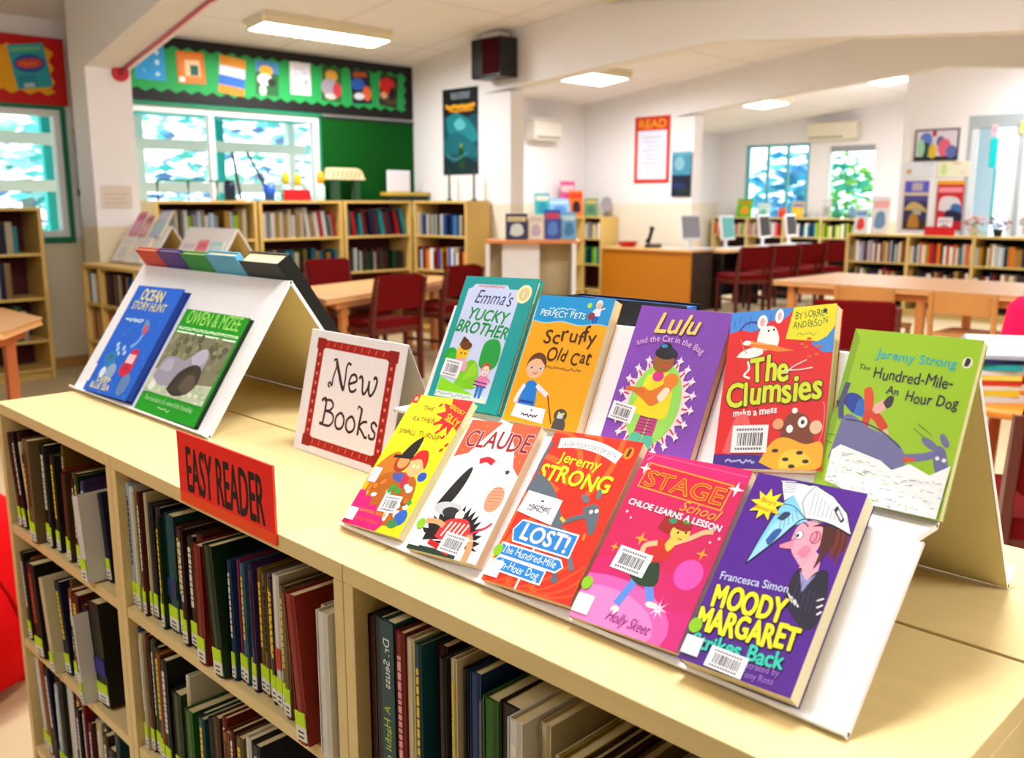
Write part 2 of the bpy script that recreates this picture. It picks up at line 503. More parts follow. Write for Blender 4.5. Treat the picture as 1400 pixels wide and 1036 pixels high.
# teal and white veranda railing
t = thing('veranda_railing', 'white and turquoise veranda railing outside the back windows', 'railing', (-3, 9.6, 0))
f = MB(); tq = mat('35C4C4', 'paint'); wt = mat('FBFFFF', 'paint')
for z in (.75, 1.42, 1.86): f.box(0, 0, z, 9.2, .06, z + .11, wt)
f.build('rail', t)
for i in range(11):
    p = MB(); p.box(i * .9, .06, -.1, i * .9 + .09, .15, 2.2, tq if i % 2 else wt); p.build('post', t)
f = MB(); f.box(-3.2, 9.3, 2.22, 6.3, 9.9, 2.34, mat('2BB6BE', 'paint')); tag(f.build('veranda_beam'), 'turquoise beam along the top of the veranda outside', 'beam')
t = thing('garden_plant', 'bright green plant outside the glazed door in the gable wall', 'plant', (17.0, 8.1, -.1))
leafy('x', 0, .55, 260, ['A8E05A', '5FC8A8', '8FD860', '4FC8C8'], 77, 1.5, .14).build('foliage', t, loc=(0, 0, 1.5))
k = MB(); k.tube([(0, 0, 0), (.03, 0, .7), (0, 0, 1.2)], .05, mat('7D8A6A', 'paint')); k.build('stem', t)
t = thing('garden_tree', 'blue-green tree outside the gable window', 'tree', (17.6, 9.6, -.1))
leafy('x', 0, .8, 260, ['3FA8D0', '5FC0D8', '70B0E0'], 78, 1.1, .2).build('foliage', t, loc=(0, 0, 1.6))
k = MB(); k.tube([(0, 0, 0), (0, 0, 1.2)], .07, mat('7D8A6A', 'paint')); k.build('trunk', t)

# ------------------------------------------------------------------ ceiling lights
def ceiling_light(label, x0, x1, y, w=.28, lit=True, power=34, tilt=True, along='x'):
    z = ceil_z(y)
    t = thing('ceiling_light', label, 'ceiling light', ((x0 + x1) / 2, y, z), group='fluorescent ceiling lights')
    sl = math.atan(-0.11) if y > 4 else math.atan(0.11)
    t.rotation_euler = (sl if along == 'x' else 0, 0, 0)
    L = (x1 - x0) / 2
    f = MB(); hm = mat('E2D9BE', 'paint')
    f.box(-L, -w / 2, -.045, L, w / 2, -.001, hm)
    f.prism([(-w / 2, -.045), (-w / 2 + .03, -.085), (-w / 2 + .04, -.085), (-w / 2 + .012, -.045)], -L, L, 'x', hm)
    f.prism([(w / 2, -.045), (w / 2 - .03, -.085), (w / 2 - .04, -.085), (w / 2 - .012, -.045)], -L, L, 'x', hm)
    f.box(-L, -w / 2 + .03, -.085, -L + .01, w / 2 - .03, -.045, hm); f.box(L - .01, -w / 2 + .03, -.085, L, w / 2 - .03, -.045, hm)
    f.build('housing', t)
    if lit:
        d_ = MB(); e = mat('FFFFFF', 'emit', 9.0)
        n = max(6, int(L * 2 / .09))
        d_.box(-L + .012, -w / 2 + .045, -.078, L - .012, w / 2 - .045, -.05, e)
        d_.build('diffuser', t)
        f2 = MB()
        for i in range(1, n):
            xx = -L + 2 * L * i / n
            f2.box(xx - .002, -w / 2 + .035, -.098, xx + .002, w / 2 - .035, -.079, mat('F4F4F0', 'metal'))
        f2.build('louvre', t)
        l = bpy.data.lights.new('tube_light', 'AREA'); l.shape = 'RECTANGLE'; l.size = 2 * L; l.size_y = w; l.energy = power; l.color = (.985, .985, 1.0)
        lo = bpy.data.objects.new('tube_light', l); COL.objects.link(lo); lo.parent = t; lo.location = (0, 0, -.12)
    return t
ceiling_light('lit fluorescent light above the green noticeboard', 4.08, 5.35, 7.0, .34)
ceiling_light('lit fluorescent light in the alcove right of the speaker', 8.05, 8.85, 7.15, .5)
ceiling_light('lit fluorescent light left of the air conditioner, further of the far pair', 12.05, 12.65, 7.2, .5)
ceiling_light('lit fluorescent light above the framed picture, nearer of two', 12.1, 12.75, 5.45, .5)
# same kind of lights, added out of view to light foreground and right wall
ceiling_light('unseen fluorescent light behind the camera end of the display bookcase', .9, 2.2, -1.7, .34, power=34)
ceiling_light('unseen fluorescent light over the aisle, added to brighten signs and stands', -1.9, -.6, 1.6, .34, power=13)  # added lamp, brightens the sign, card and white stands from the front
for i, (x, y) in enumerate([(3.0, 2.2), (0.6, 3.3), (0.7, .7), (4.8, -.4), (10.45, 2.6)]):
    ceiling_light('unseen fluorescent light ' + ['right of the long display bookcase', 'over the left end of the display bookcase', 'over the near end of the display bookcase', 'over the round table at right', 'added to brighten the right wall'][i], x, x + 1.3, y, .34, power=[44, 26, 26, 30, 60][i])  # last one is added out of view to whiten the right wall
t = thing('ceiling_light', 'long unlit beige light fitting against the ceiling by the white beam', 'ceiling light', (6.2, 4.55, ceil_z(4.55)))
f = MB(); f.box(-.12, -.62, -.12, .12, .62, -.07, mat('D9D0B4', 'paint')); f.build('housing', t, bevel=.01)
f = MB(); f.box(-.05, -.5, -.075, .05, .5, .02, mat('E6DFC8', 'paint')); f.build('mounting_plate', t)
# ------------------------------------------------------------------ books on shelves
PAL = {'dark red': '7E1414', 'red': 'C81C1C', 'bright red': 'E02A1E', 'maroon': '4E0E16', 'black': '14120F', 'charcoal': '2B2A2E', 'navy': '16214E', 'blue': '1E55B0', 'sky blue': '55A5DC',
       'teal': '177083', 'turquoise': '28A8B4', 'dark green': '154A22', 'green': '2E9628', 'lime': '9CC824', 'yellow': 'EBC71E', 'mustard': 'B98A22', 'orange': 'E8781C', 'tan': 'B08C54', 'cream': 'E0D2AC',
       'white': 'ECE9E4', 'grey': '94928E', 'lilac': 'A79AD0', 'violet': '5A2C9C', 'pink': 'DE7C9A', 'magenta': 'B41E72', 'brown': '6A3D1E', 'pale blue': 'BCD4EC', 'olive': '75701E'}
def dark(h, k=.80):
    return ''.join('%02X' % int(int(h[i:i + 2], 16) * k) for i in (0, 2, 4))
_used_labels = set()
ORD = ['first', 'second', 'third', 'fourth', 'fifth', 'sixth', 'seventh', 'eighth', 'ninth', 'tenth', 'eleventh', 'twelfth', 'thirteenth', 'fourteenth', 'fifteenth', 'sixteenth', 'seventeenth', 'eighteenth', 'nineteenth', 'twentieth',
       'twenty-first', 'twenty-second', 'twenty-third', 'twenty-fourth', 'twenty-fifth', 'twenty-sixth', 'twenty-seventh', 'twenty-eighth', 'twenty-ninth', 'thirtieth']

def book_mesh(t, h, d, hexc, pages_in=False, title=None, seed=0, two=None):
    """cover wrap in local axes: x into the shelf, y leftwards (book spans 0..-t), z up"""
    mb = MB(); m = mat(hexc, 'gloss', .45); b = min(.0016, t * .18)
    mb.box(0, 0, 0, d, -b, h, m); mb.box(0, -t + b, 0, d, -t, h, m)
    mb.prism([(0.002, -b), (-.0015, -t * .3), (-.0015, -t * .7), (0.002, -t + b)], 0, h, 'z', m)
    if title:
        r = random.Random(seed); z = h * .9; tm = mat(title, 'gloss', .45)
        while z > h * .38:
            l = r.uniform(.004, .012); mb.box(-.0022, -t * .32, z - l, -.0012, -t * .68, z, tm); z -= l + .0025
    if two:
        mb.box(-.0021, -b, h * .30, -.0012, -t + b, h * .46, mat(two, 'gloss', .45))
    if pages_in:
        mb.box(.003, -b, .004, d - .003, -t + b, h - .004, mat('E4D3A4', 'pages'))
    return mb

def put_book(M, t, h, d, hexc, detail=True, label_strip=True, title=None, seed=0, two=None):
    if not detail:
        return book_mesh(t, h, d, hexc, True, title, seed, two).build('book', None, M=M)
    o = book_mesh(t, h, d, hexc, False, title, seed, two).build('book', None, M=M)
    b = min(.0016, t * .18)
    p = MB(); p.box(.003, -b, .003, d - .004, -t + b, h - .004, mat('DCCB9C', 'pages')); p.build('pages', o)
    if label_strip:
        s = MB(); x = -.0026
        s.box(x, -t * .04, .006, -.001, -t * .96, .026, mat('E8E6E0', 'paper')); s.box(x, -t * .04, .026, -.001, -t * .96, .046, mat('C4E81C', 'paper'))
        r = random.Random(seed)
        for k in range(2):
            s.box(x - .0003, -t * .25, .010 + k * .007, x, -t * .75, .0125 + k * .007, mat('3A3A40', 'paper'))
        s.build('spine_label', o)
    return o

def run_row(O, rz, length, items, where, group, detail=True, gap=.0012, xfront=.015, seed=0, sink=None):
    """items: (thickness, height, depth, colour name, lean degrees (+ = top to the left), options)"""
    rnd = random.Random(seed)
    placed = []; pen = 0.0; prev = 0.0; prev_h = 0
    RZ = Matrix.Translation(Vector(O)) @ Matrix.Rotation(rz, 4, 'Z')
    for it in items:
        t, h, d, cn, lean = it[:5]; op = it[5] if len(it) > 5 else {}
        if op.get('gap'): pen += op['gap']; prev_free = True
        a = math.radians(lean)
        if prev < 0 and lean >= 0 and abs(prev - lean) > .5: pen += prev_h * math.sin(math.radians(-prev)) 
        if lean > 0 and lean > prev + .5 and not op.get('free'): pen += min(h, (prev_h or h)) * math.sin(a) * (1 if prev >= 0 and (placed or not op.get('gap')) else 0)
        w = t / math.cos(a)
        tail = h * math.sin(-a) if lean < 0 else 0
        if pen + w + tail > length + .002: break
        xo = op.get('x', xfront + rnd.uniform(-.006, .010))
        if lean >= 0:
            L_ = Matrix.Translation((xo, -pen, 0)) @ Matrix.Rotation(-a, 4, 'X')
        else:
            L_ = Matrix.Translation((xo, -pen - w, 0)) @ Matrix.Rotation(-a, 4, 'X') @ Matrix.Translation((0, t, 0))
        tl = op.get('title', None)
        if tl is None and detail and rnd.random() < .7: tl = rnd.choice(['E8E4D8', 'E8C83C', 'D8D8E8', '1A1A1E'])
        if sink is not None:
            q = book_mesh(t, h, d, PAL[cn], True, tl or None, seed * 97 + len(placed)); off = len(sink.v); T_ = RZ @ L_
            sink.v += [tuple(T_ @ Vector(v_)) for v_ in q.v]
            for f_, k_, s_ in zip(q.f, q.fm, q.smooth):
                sink.f.append(tuple(off + a_ for a_ in f_)); sink.fm.append(sink.mi(q.mats[k_])); sink.smooth.append(s_)
            pen += w + gap + (0 if lean == prev else .002); prev = lean; prev_h = h
            continue
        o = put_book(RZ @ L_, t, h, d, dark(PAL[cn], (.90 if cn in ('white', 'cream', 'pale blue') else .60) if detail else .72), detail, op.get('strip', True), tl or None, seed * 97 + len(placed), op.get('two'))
        if op.get('art'): op['art'](o, t, h, d)
        placed.append((o, t, h, cn, lean, op))
        pen += w + gap + (0 if lean == prev else .002); prev = lean; prev_h = h
    n = len(placed)
    if not n: return placed
    ts = sorted(p[1] for p in placed)
    base = []
    for (o, t, h, cn, lean, op) in placed:
        s = 'thick ' if t > ts[-1] * .8 and t > .022 else ('thin ' if t < .0095 else '')
        l = 'leaning ' if abs(lean) > 4 else ''
        base.append((s + l + cn + ' book').strip())
    for i, (o, t, h, cn, lean, op) in enumerate(placed):
        if op.get('label'): lab = op['label']
        elif base.count(base[i]) == 1 and [p[3] for p in placed].count(cn) == 1: lab = base[i] + ', the only ' + cn + ' one ' + where
        elif i == 0: lab = base[i] + ' at the left end ' + where
        elif i == n - 1: lab = base[i] + ' at the right end ' + where
        else:
            key = (placed[i - 1][3], cn, placed[i + 1][3])
            keys = [(placed[j - 1][3], placed[j][3], placed[j + 1][3]) for j in range(1, n - 1)]
            if keys.count(key) == 1:
                lab = base[i] + ' between ' + key[0] + ' and ' + key[2] + ' ones ' + where
            else: lab = base[i] + ', ' + ORD[i] + ' from the left ' + where
        if lab in _used_labels or len(lab.split()) > 16:
            lab = (base[i] + ', ' + ORD[i] + ' from the left ' + where).replace('leaning ', '') if len((base[i] + where).split()) > 12 else base[i] + ', ' + ORD[i] + ' from the left ' + where
        _used_labels.add(lab)
        tag(o, lab, 'book', group)
    return placed

# ------------------------------------------------------------------ bookcases
WOOD = 'E1C98F'
def bookcase(label, loc, rz, L, D, zs, top, wood=WOOD, back='3B1613', group=None, t=.02, plinth=.06, backed=True, inner=()):
    """front face at local x=0, local y from 0 to -L (left to right seen from the front), depth +x; zs = shelf top heights"""
    r = thing('bookcase', label, 'bookcase', loc, rz, group)
    m = mat(wood, 'wood')
    f = MB(); f.box(0, 0, top - .024, D, -L, top, m); f.build('top_panel', r, bevel=.0015)
    for y in (0, -L + t):
        f = MB(); f.box(0, y, 0, D, y - t, top - .0245, m); f.build('side_panel', r, bevel=.0012)
    for y in inner:
        f = MB(); f.box(0, -y + t / 2, plinth, D - .01, -y - t / 2, top - .0245, m); f.build('divider', r, bevel=.0012)
    for z in zs:
        f = MB(); f.box(.002, -t - .0005, z - .02, D - .006, -L + t + .0005, z, m)
        f.build('shelf', r, bevel=.0012)
    f = MB(); f.box(D - .006, -t, plinth, D - .001, -L + t, top - .025, mat(back, 'paint')); f.build('back_panel', r)
    f = MB(); f.box(.03, -t, 0, .045, -L + t, zs[-1] - .02 if zs else plinth, m); f.build('plinth', r)
    return r

ZT = 0.90; XF = 0.604
ZS = [.625, .352, .08]
UNITS = [('A', .895, .683), ('B', 1.590, .695), ('C', 2.200, .610)]
cl = {'A': 'long maple bookcase unit nearest the camera, under the two-tier book display', 'B': 'maple bookcase unit with the red reader sign on its edge', 'C': 'maple bookcase unit at the far left end, in front of the red beanbag'}
for k, y, L in UNITS:
    bookcase(cl[k], (XF, y - .0006, 0), 0, L - .0012, .315, ZS if k != 'A' else [.565, .30, .08], ZT, group='display bookcase units, front row')
for k, (y, L) in enumerate([(2.20, .66), (1.538, .70), (.836, .70)]):
    bookcase(['rear maple bookcase unit backing onto the far left end one', 'rear maple bookcase unit behind the new books sign', 'rear maple bookcase unit under the back of the two-tier display'][k], (1.240, y - L, 0), math.pi, L - .0012, .315, ZS, ZT, group='display bookcase units, rear row')

def fit(names, seed, tmin, tmax, hmin, hmax, lean=None, d=.15, strip=True):
    r = random.Random(seed); out = []
    for i, c in enumerate(names):
        l = 0
        if lean and i in lean: l = lean[i]
        out.append((r.uniform(tmin, tmax), r.uniform(hmin, hmax), d + r.uniform(-.015, .02), c, l, {'strip': strip and r.random() < .85}))
    return out

# --- unit B, shelf under the red sign
rowB = [
 (.012, .225, .17, 'pale blue', 0), (.016, .222, .17, 'white', 0), (.010, .215, .17, 'cream', 0), (.013, .218, .16, 'teal', 0), (.010, .222, .17, 'dark red', 0), (.010, .222, .17, 'cream', 0), (.016, .205, .16, 'navy', 0),
 (.011, .190, .16, 'olive', 0), (.018, .208, .16, 'charcoal', 0), (.010, .196, .16, 'dark green', 0), (.034, .204, .17, 'teal', 0, {'title': '', 'two': '0E2E62'}), (.018, .19, .16, 'black', 0), (.013, .196, .15, 'dark red', 0), (.015, .197, .15, 'maroon', 0), (.022, .19, .15, 'black', 0), (.016, .196, .15, 'brown', 0),
 (.013, .20, .15, 'dark red', 0), (.026, .195, .15, 'red', 0, {'x': -.002}), (.012, .190, .16, 'maroon', 0), (.028, .205, .16, 'dark green', 5, {'x': -.004, 'title': ''}),
 (.010, .19, .16, 'blue', 0), (.011, .192, .16, 'magenta', 0), (.011, .190, .16, 'sky blue', 0), (.012, .192, .16, 'violet', 0), (.012, .190, .16, 'violet', 0), (.013, .192, .15, 'mustard', 0), (.010, .19, .15, 'tan', 0), (.011, .190, .16, 'lilac', 0), (.012, .19, .16, 'maroon', 0),
 (.016, .200, .17, 'white', 0, {'two': 'C02018', 'title': ''}), (.014, .19, .15, 'tan', 0), (.015, .186, .15, 'tan', 0), (.010, .182, .14, 'brown', 0, {'x': .03}),
 (.007, .190, .13, 'white', 0, {'x': .04}), (.007, .186, .13, 'green', 0, {'x': .045}), (.026, .205, .15, 'bright red', 6, {'x': -.012}), (.012, .196, .16, 'cream', 0, {'x': .012}), (.026, .20, .16, 'white', 0, {'x': -.006, 'title': '', 'strip': False, 'label': 'thick white book with a blank spine near the right end under the sign'}),
 (.012, .20, .15, 'black', 0, {'x': .0, 'title': ''})]
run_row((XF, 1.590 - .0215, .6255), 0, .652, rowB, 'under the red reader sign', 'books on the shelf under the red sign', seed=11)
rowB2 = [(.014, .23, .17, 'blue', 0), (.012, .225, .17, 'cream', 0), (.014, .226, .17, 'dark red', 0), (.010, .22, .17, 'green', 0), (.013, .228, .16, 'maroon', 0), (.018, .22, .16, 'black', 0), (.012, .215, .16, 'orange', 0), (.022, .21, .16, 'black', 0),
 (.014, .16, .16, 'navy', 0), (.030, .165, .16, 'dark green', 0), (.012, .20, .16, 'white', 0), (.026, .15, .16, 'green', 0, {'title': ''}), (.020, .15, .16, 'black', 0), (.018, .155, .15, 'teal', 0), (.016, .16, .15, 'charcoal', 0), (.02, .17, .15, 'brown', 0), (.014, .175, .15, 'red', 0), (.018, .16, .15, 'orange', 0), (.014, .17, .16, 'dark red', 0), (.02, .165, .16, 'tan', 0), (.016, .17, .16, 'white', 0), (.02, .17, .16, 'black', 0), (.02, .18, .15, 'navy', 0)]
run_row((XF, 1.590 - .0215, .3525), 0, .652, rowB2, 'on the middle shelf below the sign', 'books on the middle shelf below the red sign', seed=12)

# --- unit A, shelf under the two-tier display
def spine_text(o, t, h, d):
    A = Art(h, t, dark(PAL['teal'], .60), z0=.0)
    A.text('Dr. Seuss', 7, 34, 5.6, 'DCE8E4', .01, seed=1)
    A.text('A Hatful of Seuss', 36, 34, 5.8, 'A8C83C', .012, jit=.35, seed=2)
    A.line([(92, 30), (93.5, 75), (95, 30), (92, 58), (95.5, 58), (92, 30)], 1.0, 'DCE8E4', smooth=False)
    # x of the sheet runs down the spine, y to the right
    M = Matrix(((0, 0, -1, -.0024), (0, 1, 0, -t), (-1, 0, 0, h), (0, 0, 0, 1)))
    k = A.mb.build('spine_title', o); k.matrix_local = M
rowA = [(.022, .27, .20, 'maroon', 0, {'strip': False, 'title': '', 'x': .02}), (.020, .28, .20, 'charcoal', 0, {'title': '', 'x': .012}), (.014, .29, .20, 'navy', 0, {'title': '', 'x': .0}), (.024, .292, .20, 'teal', 0, {'title': '', 'x': -.003, 'art': spine_text, 'strip': False, 'label': 'teal book with green and white lettering down its spine'}),
 (.016, .286, .20, 'red', 0, {'x': -.003, 'title': 'E8A8A8'}), (.013, .282, .20, 'cream', 0, {'two': 'A01E14', 'x': 0}), (.011, .28, .20, 'teal', 0, {'x': 0}), (.018, .277, .19, 'maroon', 0, {'title': ''}), (.010, .272, .19, 'black', 0), (.010, .272, .19, 'cream', 0), (.008, .262, .19, 'charcoal', 0),
 (.018, .262, .19, 'blue', 0, {'two': 'E8E8EC', 'title': ''}), (.007, .235, .19, 'lilac', 0), (.024, .246, .19, 'green', 0, {'title': ''}), (.034, .25, .17, 'black', 0, {'title': '', 'x': .02}), (.021, .255, .18, 'white', 0, {'x': -.004}), (.016, .25, .18, 'cream', 0), (.012, .205, .16, 'red', 0), (.010, .23, .17, 'cream', 0), (.018, .236, .17, 'yellow', 0, {'x': -.004}), (.011, .236, .17, 'brown', 0), (.010, .235, .17, 'maroon', 0),
 (.014, .225, .17, 'tan', 0), (.008, .205, .16, 'white', 0), (.008, .205, .16, 'cream', 0), (.018, .205, .16, 'maroon', 0), (.020, .21, .16, 'black', 0), (.010, .2, .16, 'turquoise', 0), (.022, .2, .16, 'black', 0), (.016, .21, .16, 'navy', 0), (.016, .2, .16, 'charcoal', 0), (.010, .21, .16, 'red', 0), (.012, .205, .16, 'cream', 0), (.010, .205, .16, 'brown', 0), (.014, .2, .16, 'blue', 0), (.018, .2, .16, 'black', 0), (.02, .21, .16, 'dark green', 0), (.02, .21, .16, 'red', 0)]
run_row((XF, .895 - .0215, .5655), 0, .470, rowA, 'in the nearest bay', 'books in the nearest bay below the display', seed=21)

# --- unit C
rowC = [(.018, .21, .16, 'dark red', 9), (.018, .212, .16, 'black', 9), (.022, .215, .16, 'maroon', 9), (.012, .20, .16, 'cream', 9), (.020, .175, .16, 'dark green', 9), (.034, .222, .17, 'tan', 0, {'title': '2A2010', 'x': -.004, 'gap': .012}), (.03, .215, .17, 'black', 0), (.014, .21, .17, 'charcoal', 0),
 (.016, .20, .17, 'blue', 0), (.02, .205, .16, 'black', 0), (.012, .225, .15, 'mustard', 0, {'x': .03}), (.018, .18, .16, 'red', 0), (.018, .178, .16, 'dark red', 0), (.016, .18, .16, 'brown', 0), (.024, .185, .16, 'mustard', 0), (.013, .18, .16, 'black', 0), (.018, .19, .16, 'dark green', 0), (.012, .18, .16, 'turquoise', 0), (.012, .185, .16, 'violet', 0), (.028, .165, .15, 'white', 8, {'x': -.01, 'title': ''}), (.02, .17, .15, 'navy', 8)]
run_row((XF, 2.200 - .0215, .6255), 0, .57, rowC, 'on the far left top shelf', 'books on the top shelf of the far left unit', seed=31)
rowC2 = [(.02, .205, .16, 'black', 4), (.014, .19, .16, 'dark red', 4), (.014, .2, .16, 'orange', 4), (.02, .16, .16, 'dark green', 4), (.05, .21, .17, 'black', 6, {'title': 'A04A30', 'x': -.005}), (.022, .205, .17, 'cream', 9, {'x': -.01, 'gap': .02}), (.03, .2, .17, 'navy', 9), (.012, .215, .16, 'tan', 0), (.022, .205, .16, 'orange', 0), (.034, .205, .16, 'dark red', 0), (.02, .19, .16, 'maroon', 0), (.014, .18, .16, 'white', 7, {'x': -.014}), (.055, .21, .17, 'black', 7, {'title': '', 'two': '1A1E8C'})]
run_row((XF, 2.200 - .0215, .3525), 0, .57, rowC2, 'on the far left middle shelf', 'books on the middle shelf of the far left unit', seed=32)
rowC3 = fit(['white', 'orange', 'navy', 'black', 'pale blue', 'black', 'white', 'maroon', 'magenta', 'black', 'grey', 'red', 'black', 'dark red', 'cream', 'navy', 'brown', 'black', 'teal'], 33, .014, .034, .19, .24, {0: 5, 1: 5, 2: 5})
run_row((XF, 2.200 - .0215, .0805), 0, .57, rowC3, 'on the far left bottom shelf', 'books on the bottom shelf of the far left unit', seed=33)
# ------------------------------------------------------------------ red shelf sign on the front edge
def frame(O, u, v):
    u = Vector(u).normalized(); v = Vector(v).normalized(); n = u.cross(v)
    return Matrix(((u.x, v.x, n.x, O[0]), (u.y, v.y, n.y, O[1]), (u.z, v.z, n.z, O[2]), (0, 0, 0, 1)))
t = thing('shelf_sign', 'red card sign lettered in black, clipped to the front edge of the bookcase top', 'sign', M=frame((XF - .004, 1.312, .884), (0, -1, 0), (0, 0, 1)))
A = Art(.272, .109, 'F6241A', kind='paper')
A.rect(0, 0, 100, 15, 'FA5018')
A.text('EASY READER', 9, 20, 36.0, '160A0A', .018, width=82)
A.mb.build('lettered_face', t)
f = MB(); f.box(0, 0, -.0035, .272, .109, -.0002, mat('E8402A', 'plastic')); f.build('card', t)
f = MB(); f.box(.05, .0168, -.014, .222, .024, -.0036, mat('DDE3E6', 'plastic')); f.build('clip', t)
# ------------------------------------------------------------------ display stands on the bookcase
def sheet_profile(mb, pts, y0, y1, th, m):
    """a folded sheet following a profile in XZ, thickness th, running along Y"""
    P = [Vector(p) for p in pts]; A_, B_ = [], []
    for i in range(len(P)):
        d = (P[min(i + 1, len(P) - 1)] - P[max(i - 1, 0)]).normalized()
        n = Vector((-d.y, d.x)) * th / 2
        A_.append(P[i] + n); B_.append(P[i] - n)
    poly = [tuple(a) for a in A_] + [tuple(b) for b in reversed(B_)]
    # quads along the profile so concave folds triangulate cleanly
    for i in range(len(P) - 1):
        mb.prism([tuple(A_[i]), tuple(A_[i + 1]), tuple(B_[i + 1]), tuple(B_[i])], y0, y1, 'y', m)

PW = mat('F1F0F3', 'plastic', .4)
IN = mat('E6D9A6', 'paper')
def stand_panel(r, name, p0, p1, y0, y1, th=.0045, back=None):
    f = MB(); sheet_profile(f, [p0, p1], y0, y1, th, PW)
    o = f.build(name, r, bevel=.0008)
    if back:
        d = (Vector(p1) - Vector(p0)).normalized(); n = Vector((-d.y, d.x)) * back
        g = MB(); sheet_profile(g, [Vector(p0) + n + d * .002, Vector(p1) + n - d * .002], y0 + .001, y1 - .001, .0012, IN)
        g.build('backing_sheet', o)
    return o

r = thing('book_display_stand', 'white two-tier folded display stand holding ten paperbacks', 'display stand', (0.86, .64, ZT))
r0 = Vector((0.86, .64, ZT))
def sp(name, p0, p1, y0, y1, back=None, th=.0045):
    return stand_panel(r, name, (p0[0] - r0.x, p0[1] - r0.z), (p1[0] - r0.x, p1[1] - r0.z), y0 - r0.y, y1 - r0.y, th, back)
E_ = .0025
sp('lower_panel', (.679, ZT + E_), (.805, 1.034), .292, 1.000)
sp('lower_lip', (.6786, ZT + E_), (.6742, ZT + .0072), .292, 1.000)
sp('ledge', (.805, 1.034), (.857, 1.034), .300, 1.046)
sp('upper_panel', (.857, 1.034), (.927, 1.174), .300, 1.046, back=-.0028)
sp('back_panel', (.927, 1.174), (1.092, ZT + E_), .300, 1.046, back=-.0028)
sp('back_lip', (1.092, ZT + E_), (1.108, ZT + .022), .300, 1.046)

# ------------------------------------------------------------------ paperbacks with printed covers
def paperback(label, O, u, v, w, h, t, rot, art, edge='EEDFB4', board='D8D2C8', hard=False, kind='gloss', dot=True, white=True, group=None, name='paperback_book'):
    """O: lower left corner of the back cover on the panel; rot: anticlockwise tilt in degrees"""
    M = frame(O, u, v) @ Matrix.Rotation(math.radians(rot), 4, 'Z')
    r = thing(name, label, 'book', M=M, group=group)
    b = .0022 if hard else .0006
    cv = MB(); bm_ = mat(board, kind, .4)
    ov = .003 if hard else 0.0
    cv.box(0, 0, 0, w, h, b, bm_); cv.box(0, 0, t - b, w, h, t - .00002, bm_); cv.box(0, 0, b, b, h, t - b, bm_)
    A = Art(w, h, None, kind=kind, z0=t)
    art(A)
    off = len(cv.v)
    cv.v += A.mb.v
    for f_, k, s_ in zip(A.mb.f, A.mb.fm, A.mb.smooth):
        cv.f.append(tuple(off + a for a in f_)); cv.fm.append(cv.mi(A.mb.mats[k])); cv.smooth.append(s_)
    cv.build('cover', r)
    p = MB(); p.box(b + .0002, ov + .0006, b, w - ov - .0009, h - ov - .0006, t - b, mat(edge, 'pages')); p.build('pages', r)
    zt = A.z + .0002
    if white:
        s = MB(); s.box(0.0, h * .03, t, w * .16, h * .03 + w * .16, zt, mat('E8ECF6', 'paper')); s.build('white_label', r)
    if dot:
        s = MB(); s.prism([(.004 + .0065 * math.cos(a * .5236), h * .03 + w * .25 + .0075 * math.sin(a * .5236)) for a in range(12)], t, zt, 'z', mat('8CC820', 'paper')); s.build('green_dot_label', r)
    return r
def child(A, x, y, s, skin, hair, top, legs=None, arm=0, ang=0):
    """a small generic drawn child, feet at (x, y), height s percent of width"""
    k = A.W / A.H
    def q(a, b): return (x + a * s / 100, y + b * s / 100 * k)
    if legs:
        A.poly([q(-12, 0), q(-3, 0), q(0, 40), q(-14, 40)], legs); A.poly([q(3, 0), q(12, 0), q(14, 40), q(0, 40)], legs)
    A.blob([q(-18, 36), q(-13, 66), q(13, 66), q(18, 36), q(0, 33)], top)
    A.line([q(-12, 62), q(-24, 48), q(-22, 36)], 7 * s / 100, top); A.line([q(12, 62), q(26, 54 + arm), q(32, 46 + 2 * arm)], 7 * s / 100, top)
    A.ell(*q(-22, 34), 4 * s / 100, 4 * s / 100, skin); A.ell(*q(33, 45 + 2 * arm), 4 * s / 100, 4 * s / 100, skin)
    A.ell(*q(0, 86), 17 * s / 100, 19 * s / 100, hair); A.ell(*q(1, 80), 15 * s / 100, 16 * s / 100, skin)
    A.ell(*q(-5, 83), 1.6 * s / 100, 2 * s / 100, '20180F'); A.ell(*q(7, 83), 1.6 * s / 100, 2 * s / 100, '20180F')
    A.line([q(-4, 73), q(2, 71), q(7, 74)], 1.5 * s / 100, 'A04030')
def scribble(A, x0, y0, x1, y1, c, n, w=.8, seed=1, lines=1):
    r = random.Random(seed)
    for l in range(lines):
        yy = y0 + (y1 - y0) * (l / max(1, lines - 1) if lines > 1 else .5)
        pts = []
        for i in range(n + 1):
            pts.append((x0 + (x1 - x0) * i / n, yy + r.uniform(-1, 1)))
        A.line(pts, w, c)
def dog(A, pts_body, c, legs, tail):
    A.blob(pts_body, c)
    for l in legs: A.line(l, 5.5, c)
    A.line(tail, 3.2, c)

